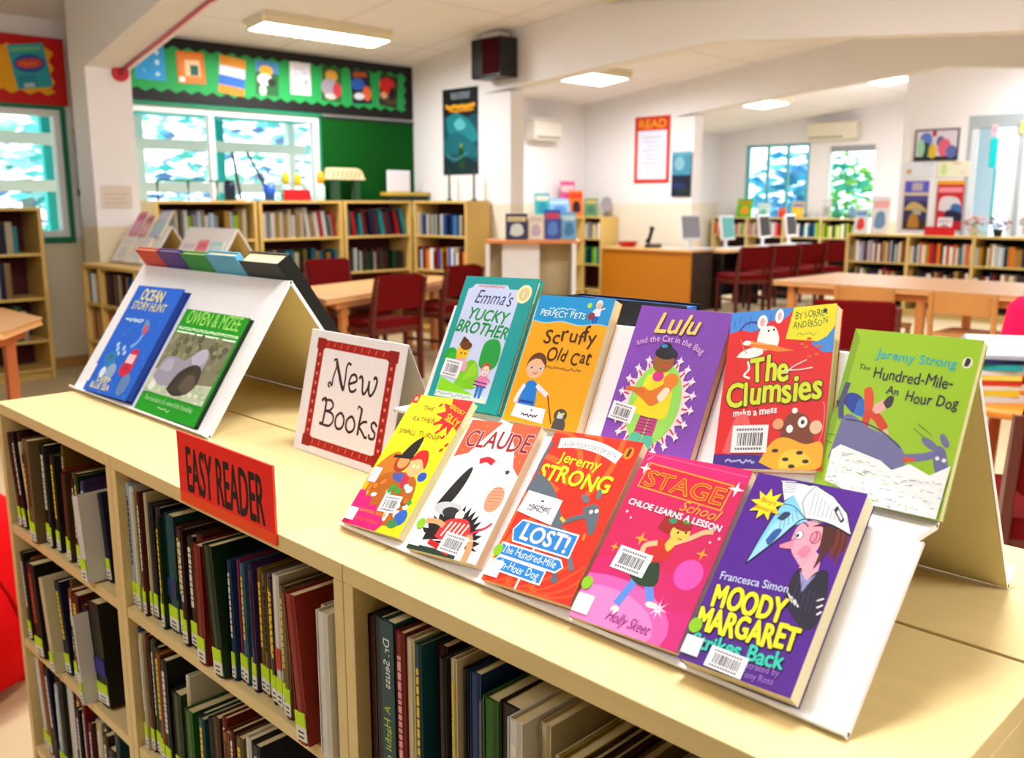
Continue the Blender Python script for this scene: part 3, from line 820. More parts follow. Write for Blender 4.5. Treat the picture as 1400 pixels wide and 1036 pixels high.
def art_teal(A):
    A.rect(0, 0, 100, 100, '169C9C'); A.poly([(9, 6), (9, 90), (14, 91), (17, 94), (62, 94), (66, 91), (82, 91), (82, 6)], 'C6D2F4')
    A.rect(22, 91.6, 60, 93.6, 'D8B8CE'); scribble(A, 24, 92, 58, 93, '8A7AA0', 26, .7)
    A.text("Emma's", 22, 79.0, 20, '26306C', .0, ang=-1, shear=.25, jit=.2, width=52)
    A.text('YUCKY', 19, 66.5, 17, '0E9048', .03, ang=-2, shear=.2, jit=.2, width=56); A.text('BROTHER', 8, 56.5, 17.5, '0E9048', .03, ang=-2.5, shear=.2, jit=.15, width=74)
    A.ell(87, 88, 9.5, 9.5, 'F2E8B8'); A.ell(87, 88, 6.5, 6.5, 'DCC690'); A.text('1', 84, 85.5, 9, 'F6EED0', .02)
    A.ell(14, 37, 9, 9, '2CA82E'); A.ell(18, 34, 8, 8, '3CB836'); A.blob([(55, 40), (56, 49), (64, 53), (74, 52), (80, 45), (80, 34), (70, 30), (58, 32)], '20A040'); A.rect(63, 18, 66, 34, 'E8E4F0')
    A.blob([(30, 14), (38, 32), (48, 36), (58, 30), (62, 16)], '7CC824'); A.blob([(40, 20), (50, 34), (58, 26)], '96D42C')
    A.poly([(10, 21), (40, 15), (66, 10), (80, 9), (80, 6), (10, 6)], '86D41E'); A.rect(10, 6, 80, 10.5, 'D4E0DC'); scribble(A, 10, 8, 60, 9, '98B4C4', 16, 1.2)
    A.ell(30, 41, 8.5, 10, 'E8C020'); A.poly([(22, 46), (33, 44), (34, 50), (25, 53)], '5A3216'); A.ell(32, 46, 8, 4.5, '6A3A18'); A.blob([(16, 29), (22, 35), (38, 35), (40, 27)], 'E89CC8'); A.ell(28, 40, 1, 1.2, '20180F'); A.ell(34, 40, 1, 1.2, '20180F')
    child(A, 68, 9, 34, 'F4D4C4', 'D03A1E', 'E07CB0', '2478D0'); A.line([(58, 21), (76, 20)], 1.2, '603080'); A.line([(58, 18.5), (76, 17.5)], 1.2, '603080')
    A.barcode(8, 22, 26, 18, -4, 2)
def art_orange(A):
    A.rect(0, 0, 100, 100, 'F2A60C')
    A.poly([(0, 100), (100, 100), (100, 80)] + [(100 - 10 * i, 79.2 + 1.0 * math.sin(i * 1.3)) for i in range(11)] , '1294D6')
    A.line([(100 - 10 * i, 79.2 + 1.0 * math.sin(i * 1.3)) for i in range(11)], 1.0, '8CD4F0')
    scribble(A, 18, 89.5, 54, 90.5, 'BFE6F8', 22, .9, 3)
    child(A, 82, 80.5, 24, 'F0C0A0', 'F0F0F4', 'E6E8F4', '1C50B0', arm=12); A.ell(70, 94, 3, 3, 'A8DC40'); A.ell(76, 86, 4.5, 4, '8A3048')
    scribble(A, 38, 44, 84, 45, 'A86C1C', 26, 1.4, 8)
    A.tf = (.88, 1, .80, 0)
    A.blob([(14, 12), (17, 33), (22, 40), (32, 40), (38, 33), (40, 12)], '1E7CD8'); A.rect(16, 19, 39, 21.5, '20409C')
    A.line([(17, 36), (11, 24), (10, 18)], 5, 'E8E4F0'); A.line([(36, 37), (48, 32), (56, 29)], 5, 'E8E4F0'); A.ell(57, 28.5, 2.6, 2.6, 'F0B898')
    A.ell(26, 56, 15, 17, '6A3814'); A.ell(26, 53, 14, 14.5, 'F2B894'); A.poly([(13, 58), (22, 64), (34, 64), (40, 56), (30, 62), (22, 62)], '6A3814')
    for x in (20, 34): A.ell(x, 53, 3.2, 3.2, 'C8C8D8'); A.ell(x, 53, 1.4, 1.4, '303040')
    A.line([(24, 48.5), (28, 47.5), (32, 49)], .8, 'A04030')
    A.line([(57, 29), (74, 4)], 1.6, '7A4410', False)
    A.ell(84, 13, 9.5, 8.5, '4A4A48'); A.ell(84, 12, 4.5, 4.5, 'C8CCC8'); A.ell(81, 15, 1.5, 1.5, 'E8D840'); A.ell(88, 15, 1.5, 1.5, 'E8D840'); A.blob([(76, 0), (78, 9), (92, 9), (94, 0)], '4A4A48')
    A.tf = (1, 0, 1, 0); A.poly([(10, 4), (55, 2), (54, 13), (12, 14)], 'F0EEF4'); scribble(A, 24, 6, 46, 7, '50506A', 18, 1.4); A.ell(36, 10.5, 1.2, 1.2, '705080')
    A.tf = (1, 0, 1, 0)
    A.text('PERFECT PETS', 7, 83.4, 9.5, 'D8F0FA', .015, jit=.5, width=62)
    A.text('Scruffy', 22, 63.5, 22, '4A2408', .012, ang=3, jit=.6, width=70, seed=4)
    A.text('Old Cat', 33, 50.5, 21, '4A2408', .012, ang=-2, jit=.6, width=58, seed=7)

def art_purple(A):
    A.rect(0, 0, 100, 100, '8E4CC4')
    for i in range(1, 40): A.rect(i * 2.5, 0, i * 2.5 + .35, 100, '9C62D0')
    for i in range(1, 56): A.rect(0, i * 1.8, 100, i * 1.8 + .25, '7E3CB4')
    k = A.W / A.H
    pts = []
    n = 21
    for i in range(2 * n):
        a = 2 * math.pi * i / (2 * n); rr = 1.0 if i % 2 == 0 else .80
        pts.append((47 + 39 * rr * math.cos(a), 38 + 39 * rr * math.sin(a) * 1.0))
    A.tf = (1, 0, .86, 0)
    A.poly(pts, 'F6DCEC')
    for i in range(n):
        a = 2 * math.pi * i / n
        x, y = 47 + 39 * math.cos(a), 38 + 39 * math.sin(a)
        A.poly([(x - 4, y), (x - 1, y + 1.5), (x, y + 4), (x + 1, y + 1.5), (x + 4, y), (x + 1, y - 1.5), (x, y - 4), (x - 1, y - 1.5)], 'F8E6F2')
        A.line([(47 + 30 * math.cos(a), 38 + 30 * math.sin(a)), (47 + 36 * math.cos(a), 38 + 36 * math.sin(a))], 1.6, 'D02858', False)
    A.ell(47, 38, 27.5, 46, '96DC5C', 40)
    A.blob([(35, 12), (38, 30), (46, 30), (44, 10)], 'C8407C'); A.blob([(47, 12), (48, 30), (56, 30), (55, 10)], 'C8407C')
    for i in range(6):
        A.rect(37, 13 + i * 2.6, 55, 13.9 + i * 2.6, '7A3468')
    A.blob([(30, 2), (34, 13), (45, 12), (42, 0)], '52BCA0'); A.blob([(46, 1), (47, 12), (57, 12), (56, 0)], '52BCA0'); A.ell(37, 1.5, 6, 2.4, 'A03048'); A.ell(52, 1, 6, 2.4, 'A03048')
    A.blob([(24, 30), (34, 58), (38, 64), (52, 64), (62, 52), (64, 30), (50, 27), (34, 28)], 'EADA18'); A.line([(36, 60), (34, 48), (44, 42)], 8, 'F2E428')
    A.blob([(18, 46), (30, 50), (40, 48), (54, 56), (62, 58), (60, 48), (46, 36), (34, 40)], 'E07818'); A.ell(58, 58, 8, 8, 'E8841E'); A.blob([(48, 44), (54, 52), (60, 50), (54, 40)], 'F4E0C8'); A.line([(34, 46), (22, 47), (12, 47)], 4, 'D86A14')
    A.ell(43, 60, 6, 6, 'D8288C'); A.ell(44, 72, 11.5, 12.5, '9A5A14'); A.ell(44, 79, 12, 7, '141420'); A.ell(42, 83, 7, 6, '141420'); A.ell(40, 84.5, 3.5, 2, '2A90C8'); A.ell(48, 69, 3.5, 2.2, 'C04838')
    A.tf = (1, 0, 1, 0)
    A.tf = (1, 0, 1, 0)
    A.text('Lulu', 22, 81, 27, 'F0D070', .02, ang=2, shear=.3, jit=.3, width=48, outline='B08820', ow=.012, seed=5)
    A.text('and the Cat in the Bag', 45, 76.0, 8.4, 'E8B4E0', .01, ang=-1, arc=.9, align='c', width=72)
    A.barcode(2, 18, 27, 17, -5, 7)

def art_red_mess(A):
    A.rect(0, 0, 100, 100, 'E01212')
    A.poly([(0, 100), (62, 100), (55, 94), (48, 91), (40, 93), (34, 88), (22, 86), (12, 88), (0, 86)], '3F8CE2'); A.poly([(80, 76), (100, 85), (100, 70), (92, 70)], '3F8CE2')
    for i in range(8): A.line([(4 + i * 5, 90 + (i % 3) * 2), (5 + i * 5, 94 + (i % 2) * 3)], .8, '2A62B8')
    A.line([(10, 87), (16, 92), (26, 92), (31, 86)], 1.6, '3A2090')
    A.poly([(61, 100), (100, 100), (100, 86), (94, 80), (86, 77), (56, 80)], 'E8E01C'); A.text('BY SORREL', 63, 91.5, 9.5, '2A5A20', .0, ang=6, jit=.5, width=30); A.text('ANDERSON', 62, 85.5, 9.5, '2A5A20', .0, ang=6, jit=.5, width=32); scribble(A, 66, 81.5, 84, 83, 'A8B020', 10, .8); A.ell(90, 96, 2, 2, '203018')
    # white animal with a paint brush (generic)
    A.blob([(28, 74), (30, 86), (36, 89), (45, 88), (50, 80), (46, 74)], 'F2F2F4'); A.ell(32, 92, 5, 7, 'F2F2F4'); A.ell(48, 95, 4, 7, 'F2F2F4'); A.ell(32, 92, 2.4, 4, 'E8B0B8'); A.ell(48, 95, 1.8, 4, 'E8B0B8'); A.blob([(10, 70), (16, 74), (30, 76), (36, 72), (26, 69)], 'F2F2F4')
    A.line([(22, 67), (24, 62), (20, 58), (26, 56)], 2, 'F2F2F4'); A.line([(12, 82), (16, 76), (20, 72)], .8, 'F08850'); A.ell(39, 86, 1, 1.2, '202020'); A.ell(44, 86.5, 1, 1.2, '202020')
    A.poly([(20, 77), (22, 80.5), (48, 76), (66, 72), (50, 72)], 'E8821E'); A.line([(20, 79), (42, 77)], .8, 'F4C060'); A.ell(19, 79, 4, 2.4, 'F2F2F4')
    for x, y in ((76, 74), (80, 68), (86, 69), (72, 76), (78, 79), (88, 74), (20, 38), (46, 34), (36, 36)): A.ell(x, y, 2.4, 1.4, 'E06020' if y > 50 else '9A0C0C', 8)
    A.text('The', 27, 52.5, 34, 'D8E01C', .03, ang=4, jit=.25, width=36, outline='2A1A08', ow=.035, seed=2)
    A.text('Clumsies', 5, 37.5, 33, 'D8E01C', .03, ang=4, jit=.3, width=90, outline='2A1A08', ow=.035, seed=3)
    A.line([(60, 58), (66, 62), (78, 66)], 1.0, 'F4E8E0'); A.line([(58, 60), (72, 60), (84, 61)], 1.0, 'F4E8E0')
    A.text('make a mess', 14, 31.5, 9.5, 'F6F0F0', .03, ang=5, jit=.2, width=42)
    A.blob([(60, 6), (62, 26), (68, 33), (80, 33), (88, 26), (90, 8)], '7A3410'); A.ell(58, 27, 5, 5, 'E8A070'); A.ell(92, 25, 5.5, 6, 'E8C4A0'); A.ell(69, 24, 3, 3.6, 'F4F4F4'); A.ell(80, 28, 4.2, 5, 'F4F4F4'); A.ell(80, 28, 1.6, 2, '202020'); A.ell(72, 35, 2.6, 2.6, 'F4F4F4')
    A.line([(92, 10), (98, 22), (98, 36), (96, 40)], .9, 'F08070')
    A.rect(0, 0, 62, 8.5, '3A1A84'); scribble(A, 12, 4, 40, 5, 'A8A0DC', 14, 1.6)
    A.blob([(44, 4), (54, 16), (66, 19), (84, 15), (98, 16), (99, 2), (70, -2)], 'F2AC1A'); A.blob([(62, 0), (64, 9), (78, 12), (90, 4)], 'F6C83A')
    for x, y in ((58, 11), (68, 6), (80, 10), (86, 5), (74, 2)): A.ell(x, y, 3.2, 1.8, '2A2010', 8)
    A.line([(12, 9), (16, 20), (20, 29), (26, 30), (30, 20)], 8, 'EE5C62')
    A.barcode(16, 9.5, 34, 25, 1, 11)
def art_lime(A):
    A.rect(0, 0, 100, 100, '9CCA12'); A.poly([(0, 100), (6, 94), (5, 40), (0, 0)], '84AE0E')
    A.ell(92, 86.5, 3.8, 4.6, 'E8E4C8'); A.blob([(90, 84.5), (91, 89), (94, 88), (93, 84.5)], '20201C')
    # a child in a red jumper pulled along by a grey dog
    A.tf = (.8, 1, 1, 2)
    A.blob([(8, 52), (8, 58), (18, 59), (28, 55), (30, 49), (20, 47)], '1C3CA0'); A.blob([(20, 47), (22, 56), (34, 54), (34, 46)], '1E6CC8'); A.poly([(0, 49), (6, 51), (8, 62), (4, 56)], '181838')
    A.line([(8, 52), (5, 58), (3, 54)], 3, '181838'); A.line([(0, 52), (6, 54)], 3, '181838')
    A.blob([(24, 62), (30, 64), (36, 58), (38, 46), (32, 47)], 'E04818'); A.line([(36, 50), (46, 46), (54, 41)], 7, 'D83818'); A.line([(34, 50), (34, 42), (35, 38)], 6, 'D83818'); A.ell(36, 36, 3, 3, 'E4BCA8'); A.ell(56, 39, 3, 3, 'E4BCA8')
    A.blob([(37, 51), (40, 55), (48, 58), (52, 56), (48, 51), (42, 49)], 'F0B0A8'); A.blob([(46, 56), (50, 60), (55, 60), (55, 55), (51, 53)], '3A2430')
    A.line([(56, 38), (68, 20)], .8, '3A4010', False)
    A.tf = (1, 0, 1, 15)
    A.blob([(6, 6), (8, 22), (10, 32), (18, 33), (30, 28), (50, 24), (62, 18), (66, 10), (60, 2), (52, 6), (36, 12), (22, 10)], '7070A4'); A.line([(8, 30), (5, 40), (6, 52)], 4.5, '4A4A74')
    A.line([(12, 30), (26, 30), (44, 26), (60, 19)], 1.2, '3A3A64'); A.line([(64, 14), (76, 16), (86, 19)], 6, '7070A4'); A.blob([(84, 24), (92, 22), (98, 10), (97, 2), (92, 6), (86, 14)], '6A6AA0')
    A.ell(80, 24, 3, 7.5, '70709C', ang=60); A.ell(90, 27, 2.6, 6, '70709C', ang=35); A.ell(88, 17, 1.6, 1.6, 'F0F0F0'); A.ell(93, 16.5, 1.6, 1.6, 'F0F0F0'); A.line([(64, 13), (72, 14)], 3.4, 'E05020')
    A.line([(68, 34), (80, 29)], .7, '6C8C10'); A.line([(66, 31), (78, 26)], .7, '6C8C10'); A.line([(0, 20), (7, 20)], .8, '5C7C10'); A.line([(0, 16), (6, 15)], .8, '5C7C10')
    A.tf = (1, 0, 1, 0)
    A.text('Jeremy Strong', 23, 83.5, 11, '1AB4B8', .014, ang=-1, jit=.2, width=62)
    A.text('The', 11, 75.5, 6, '3A3A10', .0, jit=.6, width=10)
    A.text('Hundred-Mile-', 24, 71.5, 13, '2C1838', .008, jit=.3, ang=-1, width=62, seed=6)
    A.text('An', 38, 63.2, 9, '2C1838', .012, jit=.4, width=10)
    A.text('Hour Dog', 53, 60.5, 13, '2C1838', .010, jit=.3, ang=-1, width=40, seed=8)

def art_yellow(A):
    A.rect(0, 0, 100, 100, 'F4EA0A')
    A.rect(0, 93, 10, 100, 'E01818'); A.ell(5, 96.5, 2.4, 3.4, 'F6C8B0')
    A.star(82, 88, 30, 17, 11, 'E41414', 20); A.poly([(66, 100), (100, 100), (100, 78), (78, 82)], 'E41414')
    for x, y in ((60, 80), (70, 74), (84, 71), (96, 66), (52, 94), (92, 62)): A.ell(x, y, 3.6, 2.2, 'E41414', 9, 50)
    A.tf = (1, 0, .9, 0)
    A.blob([(0, 36), (6, 50), (20, 60), (34, 60), (40, 40), (30, 28), (8, 28)], 'C87818'); A.blob([(14, 20), (20, 40), (40, 46), (70, 46), (86, 36), (88, 10), (50, 6)], 'B4600E')
    A.ell(43, 54, 12.5, 15, 'A83818'); A.ell(44, 54.5, 9, 10, 'EC9C58'); A.poly([(24, 59), (62, 61), (61, 58), (23, 56.5)], '14120E'); A.blob([(34, 60), (42, 70), (52, 76), (56, 74), (54, 60)], '14120E')
    A.ell(68, 52, 13, 14, 'F0B880'); A.blob([(54, 56), (60, 65), (74, 66), (82, 58), (82, 52), (70, 59)], 'DA1A14'); A.ell(64, 53, 2.6, 3, 'F8E0A0'); A.ell(71, 53, 2.6, 3, 'F8E0A0')
    A.ell(86, 46, 7, 7, '2050C0'); A.blob([(38, 44), (54, 46), (68, 42), (64, 38), (44, 40)], '4858B0'); A.blob([(56, 46), (66, 44), (70, 36), (60, 36)], 'C8283C')
    r = random.Random(9)
    for i in range(26):
        x, y = r.uniform(20, 92), r.uniform(10, 38); A.ell(x, y, r.uniform(3, 6), r.uniform(3, 5.5), r.choice(['F2ECE4', 'F0D0C8', 'E07C28', 'F4F0E8', 'C87018', '2FA03C', '8A4410']), 10, r.uniform(0, 90))
    A.ell(50, 34, 5, 4, '38A038'); A.ell(88, 14, 9, 11, '2A66C8'); A.ell(80, 8, 8, 6, '3C8C4C')
    A.tf = (1, 0, 1, 0); A.poly([(0, 0), (60, 0), (66, 5), (58, 10), (48, 11), (40, 17), (30, 15), (24, 22), (16, 20), (10, 26), (0, 24)], 'EE1478'); A.poly([(0, 26), (8, 24), (8, 30), (0, 31)], 'F4C018')
    A.rect(2, 31, 17, 42, 'DCE4F4'); A.line([(2, 32), (12, 42)], .8, '7AA0D8', False)
    A.poly([(0, 0), (12, 0), (10, 2.5), (0, 3.5)], 'C01050')
    A.tf = (1, 0, 1, 0)
    A.tf = (1, 0, 1, 0)
    A.text('THE', 26, 88.5, 9, '8A5A08', .0, jit=.3, width=20)
    A.text('RATHER', 18, 79.5, 9.5, '8A5A08', .0, jit=.35, width=40, seed=3)
    A.text('SMALL TURNIP', 7, 69.5, 10, '8A5A08', .0, jit=.35, ang=-2, width=74, seed=4)
    A.text('SERIOUSLY', 68, 93, 8, 'F4D818', .01, ang=-16, jit=.3, width=30)
    A.text('SILLY', 70, 83.5, 14, 'F4D818', .02, ang=-16, jit=.4, width=28)
    A.text('Laurence Anholt', 18, 10.5, 8, 'F89018', .012, ang=-1, width=46)
    A.text('Arthur Robins', 14, 4.5, 7.5, 'F86020', .01, ang=-1, width=44)
    A.barcode(46, 13, 30, 22, 3, 13)

def art_white_orange(A):
    A.rect(0, 0, 100, 100, 'F2F2F6')
    A.poly([(0, 100), (46, 100), (30, 86), (18, 74), (0, 70)], 'E65A34'); A.poly([(100, 100), (60, 100), (62, 94), (78, 82), (88, 68), (100, 62)], 'E65A34')
    for x, y in ((8, 76), (14, 84), (84, 76), (93, 72), (78, 90), (26, 96)): A.star(x, y, 2.4, .8, 5, 'F08C60')
    A.text('CLAUDE', 5, 79, 31, 'A0101C', .018, jit=.3, width=92, outline='F4F0F0', ow=.02, seed=3)
    scribble(A, 36, 70, 68, 71, 'B0B0BC', 20, .8)
    # generic stand-in shapes in black, red and white
    A.blob([(10, 33), (20, 50), (30, 62), (36, 63), (36, 52), (30, 38), (20, 30)], '181818'); A.line([(40, 69), (50, 71), (60, 69)], 7, 'D8182C'); A.star(84, 64, 4, 1.8, 5, '181818')
    A.ell(84, 44, 11.5, 15, 'F0A07C')
    for i in range(7): A.line([(76, 37 + i * 2.4), (92, 38 + i * 2.4)], .7, 'E06848', False)
    r = random.Random(5)
    spk = []
    for i in range(34):
        a = math.pi * i / 33; rr = 44 if i % 2 == 0 else 36
        spk.append((50 + rr * math.cos(a), 8 + (rr - 8) * .8 * math.sin(a)))
    A.poly(spk, '141418')
    A.ell(30, 32, 20, 8, 'C8CCD0'); A.ell(36, 30, 12, 6, '2A2A30'); A.ell(50, 29, 6, 6, 'E8F0E0'); A.blob([(30, 12), (36, 24), (62, 27), (74, 18), (60, 8)], 'E83030')
    for i in range(5): A.line([(38 + i * 6, 13), (44 + i * 6, 24)], 2.2, 'F6E8E0', False)
    A.line([(8, 21), (24, 22), (36, 20)], 6, 'F0A070'); A.line([(74, 18), (82, 10), (83, 0)], 8, 'F0A070'); A.line([(74, 18), (90, 24), (96, 28)], 2.5, 'E0284C')
    A.line([(0, 4), (20, 8), (60, 12), (100, 16)], 1.2, 'E8E8EC'); A.rect(0, 0, 70, 4, '1E3A2C'); A.line([(26, 8), (60, 3)], 6, 'C8181C', False)
    A.barcode(42, 3.5, 34, 22, -4, 17)
def art_lost(A):
    A.rect(0, 0, 100, 100, 'E8280C')
    for i in range(9):
        a0 = .35 + i * .23
        A.line([(52 + 20 * math.cos(a0 * 2), 52 + 16 * math.sin(a0 * 2)), (52 + 48 * math.cos(a0 * 2 + .25), 52 + 38 * math.sin(a0 * 2 + .25)), (52 + 90 * math.cos(a0 * 2 + .6), 52 + 70 * math.sin(a0 * 2 + .6))], 6, 'F4601A')
    for i in range(6): A.line([(2 + i * 12, -2), (30 + i * 14, 6), (62 + i * 12, 22)], 2.4, 'F0501A')
    A.line([(11, 91.5), (34, 93.5), (60, 92), (83, 87.5)], 11, 'F4F0F0'); A.text('LAUGH YOUR SOCKS OFF WITH', 47, 90.6, 7, '50303C', .0, ang=-4, arc=.55, align='c', width=64, jit=.2)
    A.ell(90, 92, 5, 6.5, 'F08C14'); A.blob([(88.5, 90), (89, 95), (92, 94), (91, 89.5)], '5A2A08')
    A.text('Jeremy', 20, 79.5, 15, 'F4E21A', .02, ang=-3, jit=.3, width=48, outline='7A1004', ow=.02, seed=2)
    A.text('STRONG', 4, 67.5, 23, 'F6E41A', .035, ang=-3, jit=.25, width=84, outline='7A1004', ow=.025, seed=4)
    A.line([(4, 68), (1, 78), (4, 92)], 3.4, '5C6874'); A.blob([(0, 58), (4, 69), (18, 67), (34, 60), (48, 50), (58, 40), (56, 33), (48, 38), (34, 46), (14, 52)], '5C6874')
    A.line([(52, 42), (66, 47), (76, 50)], 5, '5C6874'); A.blob([(70, 54), (80, 58), (88, 54), (92, 42), (88, 40), (80, 46)], '5C6874'); A.ell(68, 60, 3, 6, '66727E', ang=60); A.ell(80, 64, 2.6, 5.5, '66727E', ang=20); A.ell(80, 53, 2, 2, 'F4F0E0'); A.ell(85, 54, 2, 2, 'F4F0E0')
    A.line([(56, 40), (66, 26), (74, 12)], 5, '5C6874'); A.line([(60, 40), (78, 26), (88, 18)], 4.5, '66727E'); A.ell(75, 11, 4, 3, '5C6874'); A.line([(52, 46), (58, 44)], 3, 'F0C030'); A.line([(84, 40), (85, 36)], 2.4, 'F08C30')
    def sign(x0, x1, y, h, txt, left, sl):
        def q(pts, c): A.poly(pts, c)
        d = 5
        for g, c in ((1.6, 'F2F2F6'), (0, '1C84DC')):
            gy = g * .65
            if left: q([(x0 - d - g, y + h / 2), (x0 - g * .5, y + h + gy), (x1 + g, y + h + gy - sl), (x1 + g, y - gy - sl), (x0 - g * .5, y - gy)], c)
            else: q([(x0 - g, y + h + gy), (x1 + g * .5, y + h + gy - sl), (x1 + d + g, y + h / 2 - sl), (x1 + g * .5, y - gy - sl), (x0 - g, y - gy)], c)
        return
    A.rect(39, 0, 41.5, 30, 'E8E0E0')
    sign(14, 78, 26.5, 12.5, '', True, 1.5); A.text('LOST!', 18, 28.2, 22, 'F4F4F8', .035, ang=-2.2, jit=.15, width=56, outline='0C4C9C', ow=.02)
    sign(5, 72, 16.8, 6.4, '', False, 1.5); A.text('The Hundred-Mile', 7, 18.2, 10.5, 'D4E6F8', .012, ang=-1.8, jit=.3, width=63)
    sign(8, 62, 8.0, 7, '', True, 1.5); A.text('An-Hour Dog', 10, 9.2, 11, 'D4E6F8', .012, ang=-1.8, jit=.3, width=48)
    A.poly([(2, 44), (46, 40), (46, 56), (4, 58)], 'EEF0F6'); scribble(A, 12, 47, 38, 49.5, '6A6A78', 20, 1.0, 4, 3); A.ell(25, 53, 2, 1, '404050')
    A.rect(0, 12, 3, 20, 'F4C038')
def art_magenta(A):
    A.rect(0, 0, 100, 100, 'CE1058'); A.rect(0, 92, 100, 100, 'D8146A'); A.rect(0, 0, 100, 34, 'D60E7C'); A.blob([(0, 34), (30, 40), (70, 36), (100, 44), (100, 20), (0, 20)], 'D20E6A')
    A.line([(4, 95), (8, 98)], .8, 'F0A0C0'); A.line([(2, 99), (98, 96)], .5, 'F07898')
    A.ell(26, 6, 62, 32, 'EE5CB4'); A.ell(24, 3, 52, 27, 'F684CC')
    A.ell(84, 38, 12, 12.5, 'E84CB4')
    for g, c in ((0, 'F0A01C'), (1.2, 'D40E3C')): A.poly([(8 + g, 94 - g * .6), (90 - g, 90 - g * .6), (88 - g, 74.5 + g * .6), (6 + g, 78.5 + g * .6)], c)
    for x, y, r_ in ((8, 63, 1.2), (96, 60, 1.2), (14, 60, 1), (90, 57, 1)): A.ell(x, y, r_, r_, 'F8D0E0')
    for x, y, s_, c in ((12, 42, 4.6, 'F0A020'), (32, 50, 6.4, 'F0A020'), (88, 50, 5.5, 'F0A020'), (6, 90, 6, 'F8E8EC'), (93, 88, 7, 'F8E8EC')): A.star(x, y, s_, s_ * .28, 4, c)
    A.star(72, 17, 8, 2.2, 8, 'FBE8F4'); A.star(72, 17, 11, .7, 8, 'F8C0DC')
    # generic girl dancing
    A.tf = (.95, 2, .80, 2)
    A.line([(44, 36), (40, 24), (36, 14)], 7, '5C8CE8'); A.line([(52, 36), (60, 28), (64, 22)], 7, '5C8CE8'); A.ell(37, 10.5, 4, 4, 'F0E8E4'); A.ell(66, 20, 5, 3, 'F0E8E4')
    A.blob([(36, 34), (40, 48), (54, 50), (62, 40), (62, 32), (48, 30)], '123A18'); A.blob([(44, 48), (48, 62), (62, 63), (64, 52), (54, 47)], 'C8201C')
    A.line([(48, 60), (38, 56), (40, 48), (50, 47)], 4.6, 'F2B888'); A.line([(62, 62), (74, 68), (84, 74), (92, 76)], 4.2, 'F2B888'); A.blob([(55, 60), (58, 66), (64, 62), (60, 56)], 'F2C050')
    A.blob([(42, 70), (46, 82), (54, 84), (60, 76), (54, 68)], '9A1818'); A.ell(64, 70, 9, 9.5, 'F2C050'); A.blob([(54, 74), (62, 79), (72, 77), (70, 72), (60, 72)], '9A1818'); A.ell(53, 77, 4, 3, '2E8C64'); A.ell(66, 78, 3.4, 2, '4C8C28'); A.ell(62, 70, 1, 1.4, '202020'); A.ell(69, 71, 1, 1.4, '202020'); A.line([(64, 66), (68, 66)], .9, 'A02020')
    A.tf = (1, 0, 1, 0)
    A.tf = (1, 0, 1, 0)
    A.text('STAGE', 10, 80.0, 21, 'F2B41C', .035, ang=-3, width=76, outline='8A1410', ow=.02)
    A.text('STAGE', 10, 80.0, 21, 'D83810', .0, ang=-3, width=76)
    A.text('School', 52, 70, 13, 'F2A41C', .0, ang=-3, shear=.35, jit=.2, width=36)
    A.text('CHLOE LEARNS A LESSON', 5, 67.5, 7.6, 'F8ECF2', .035, ang=-4, width=90)
    A.text('Holly Skeet', 32, 4.2, 13, '8A2090', .0, ang=-3, shear=.3, width=40)
    A.barcode(16, 31, 32, 20, -4, 19)

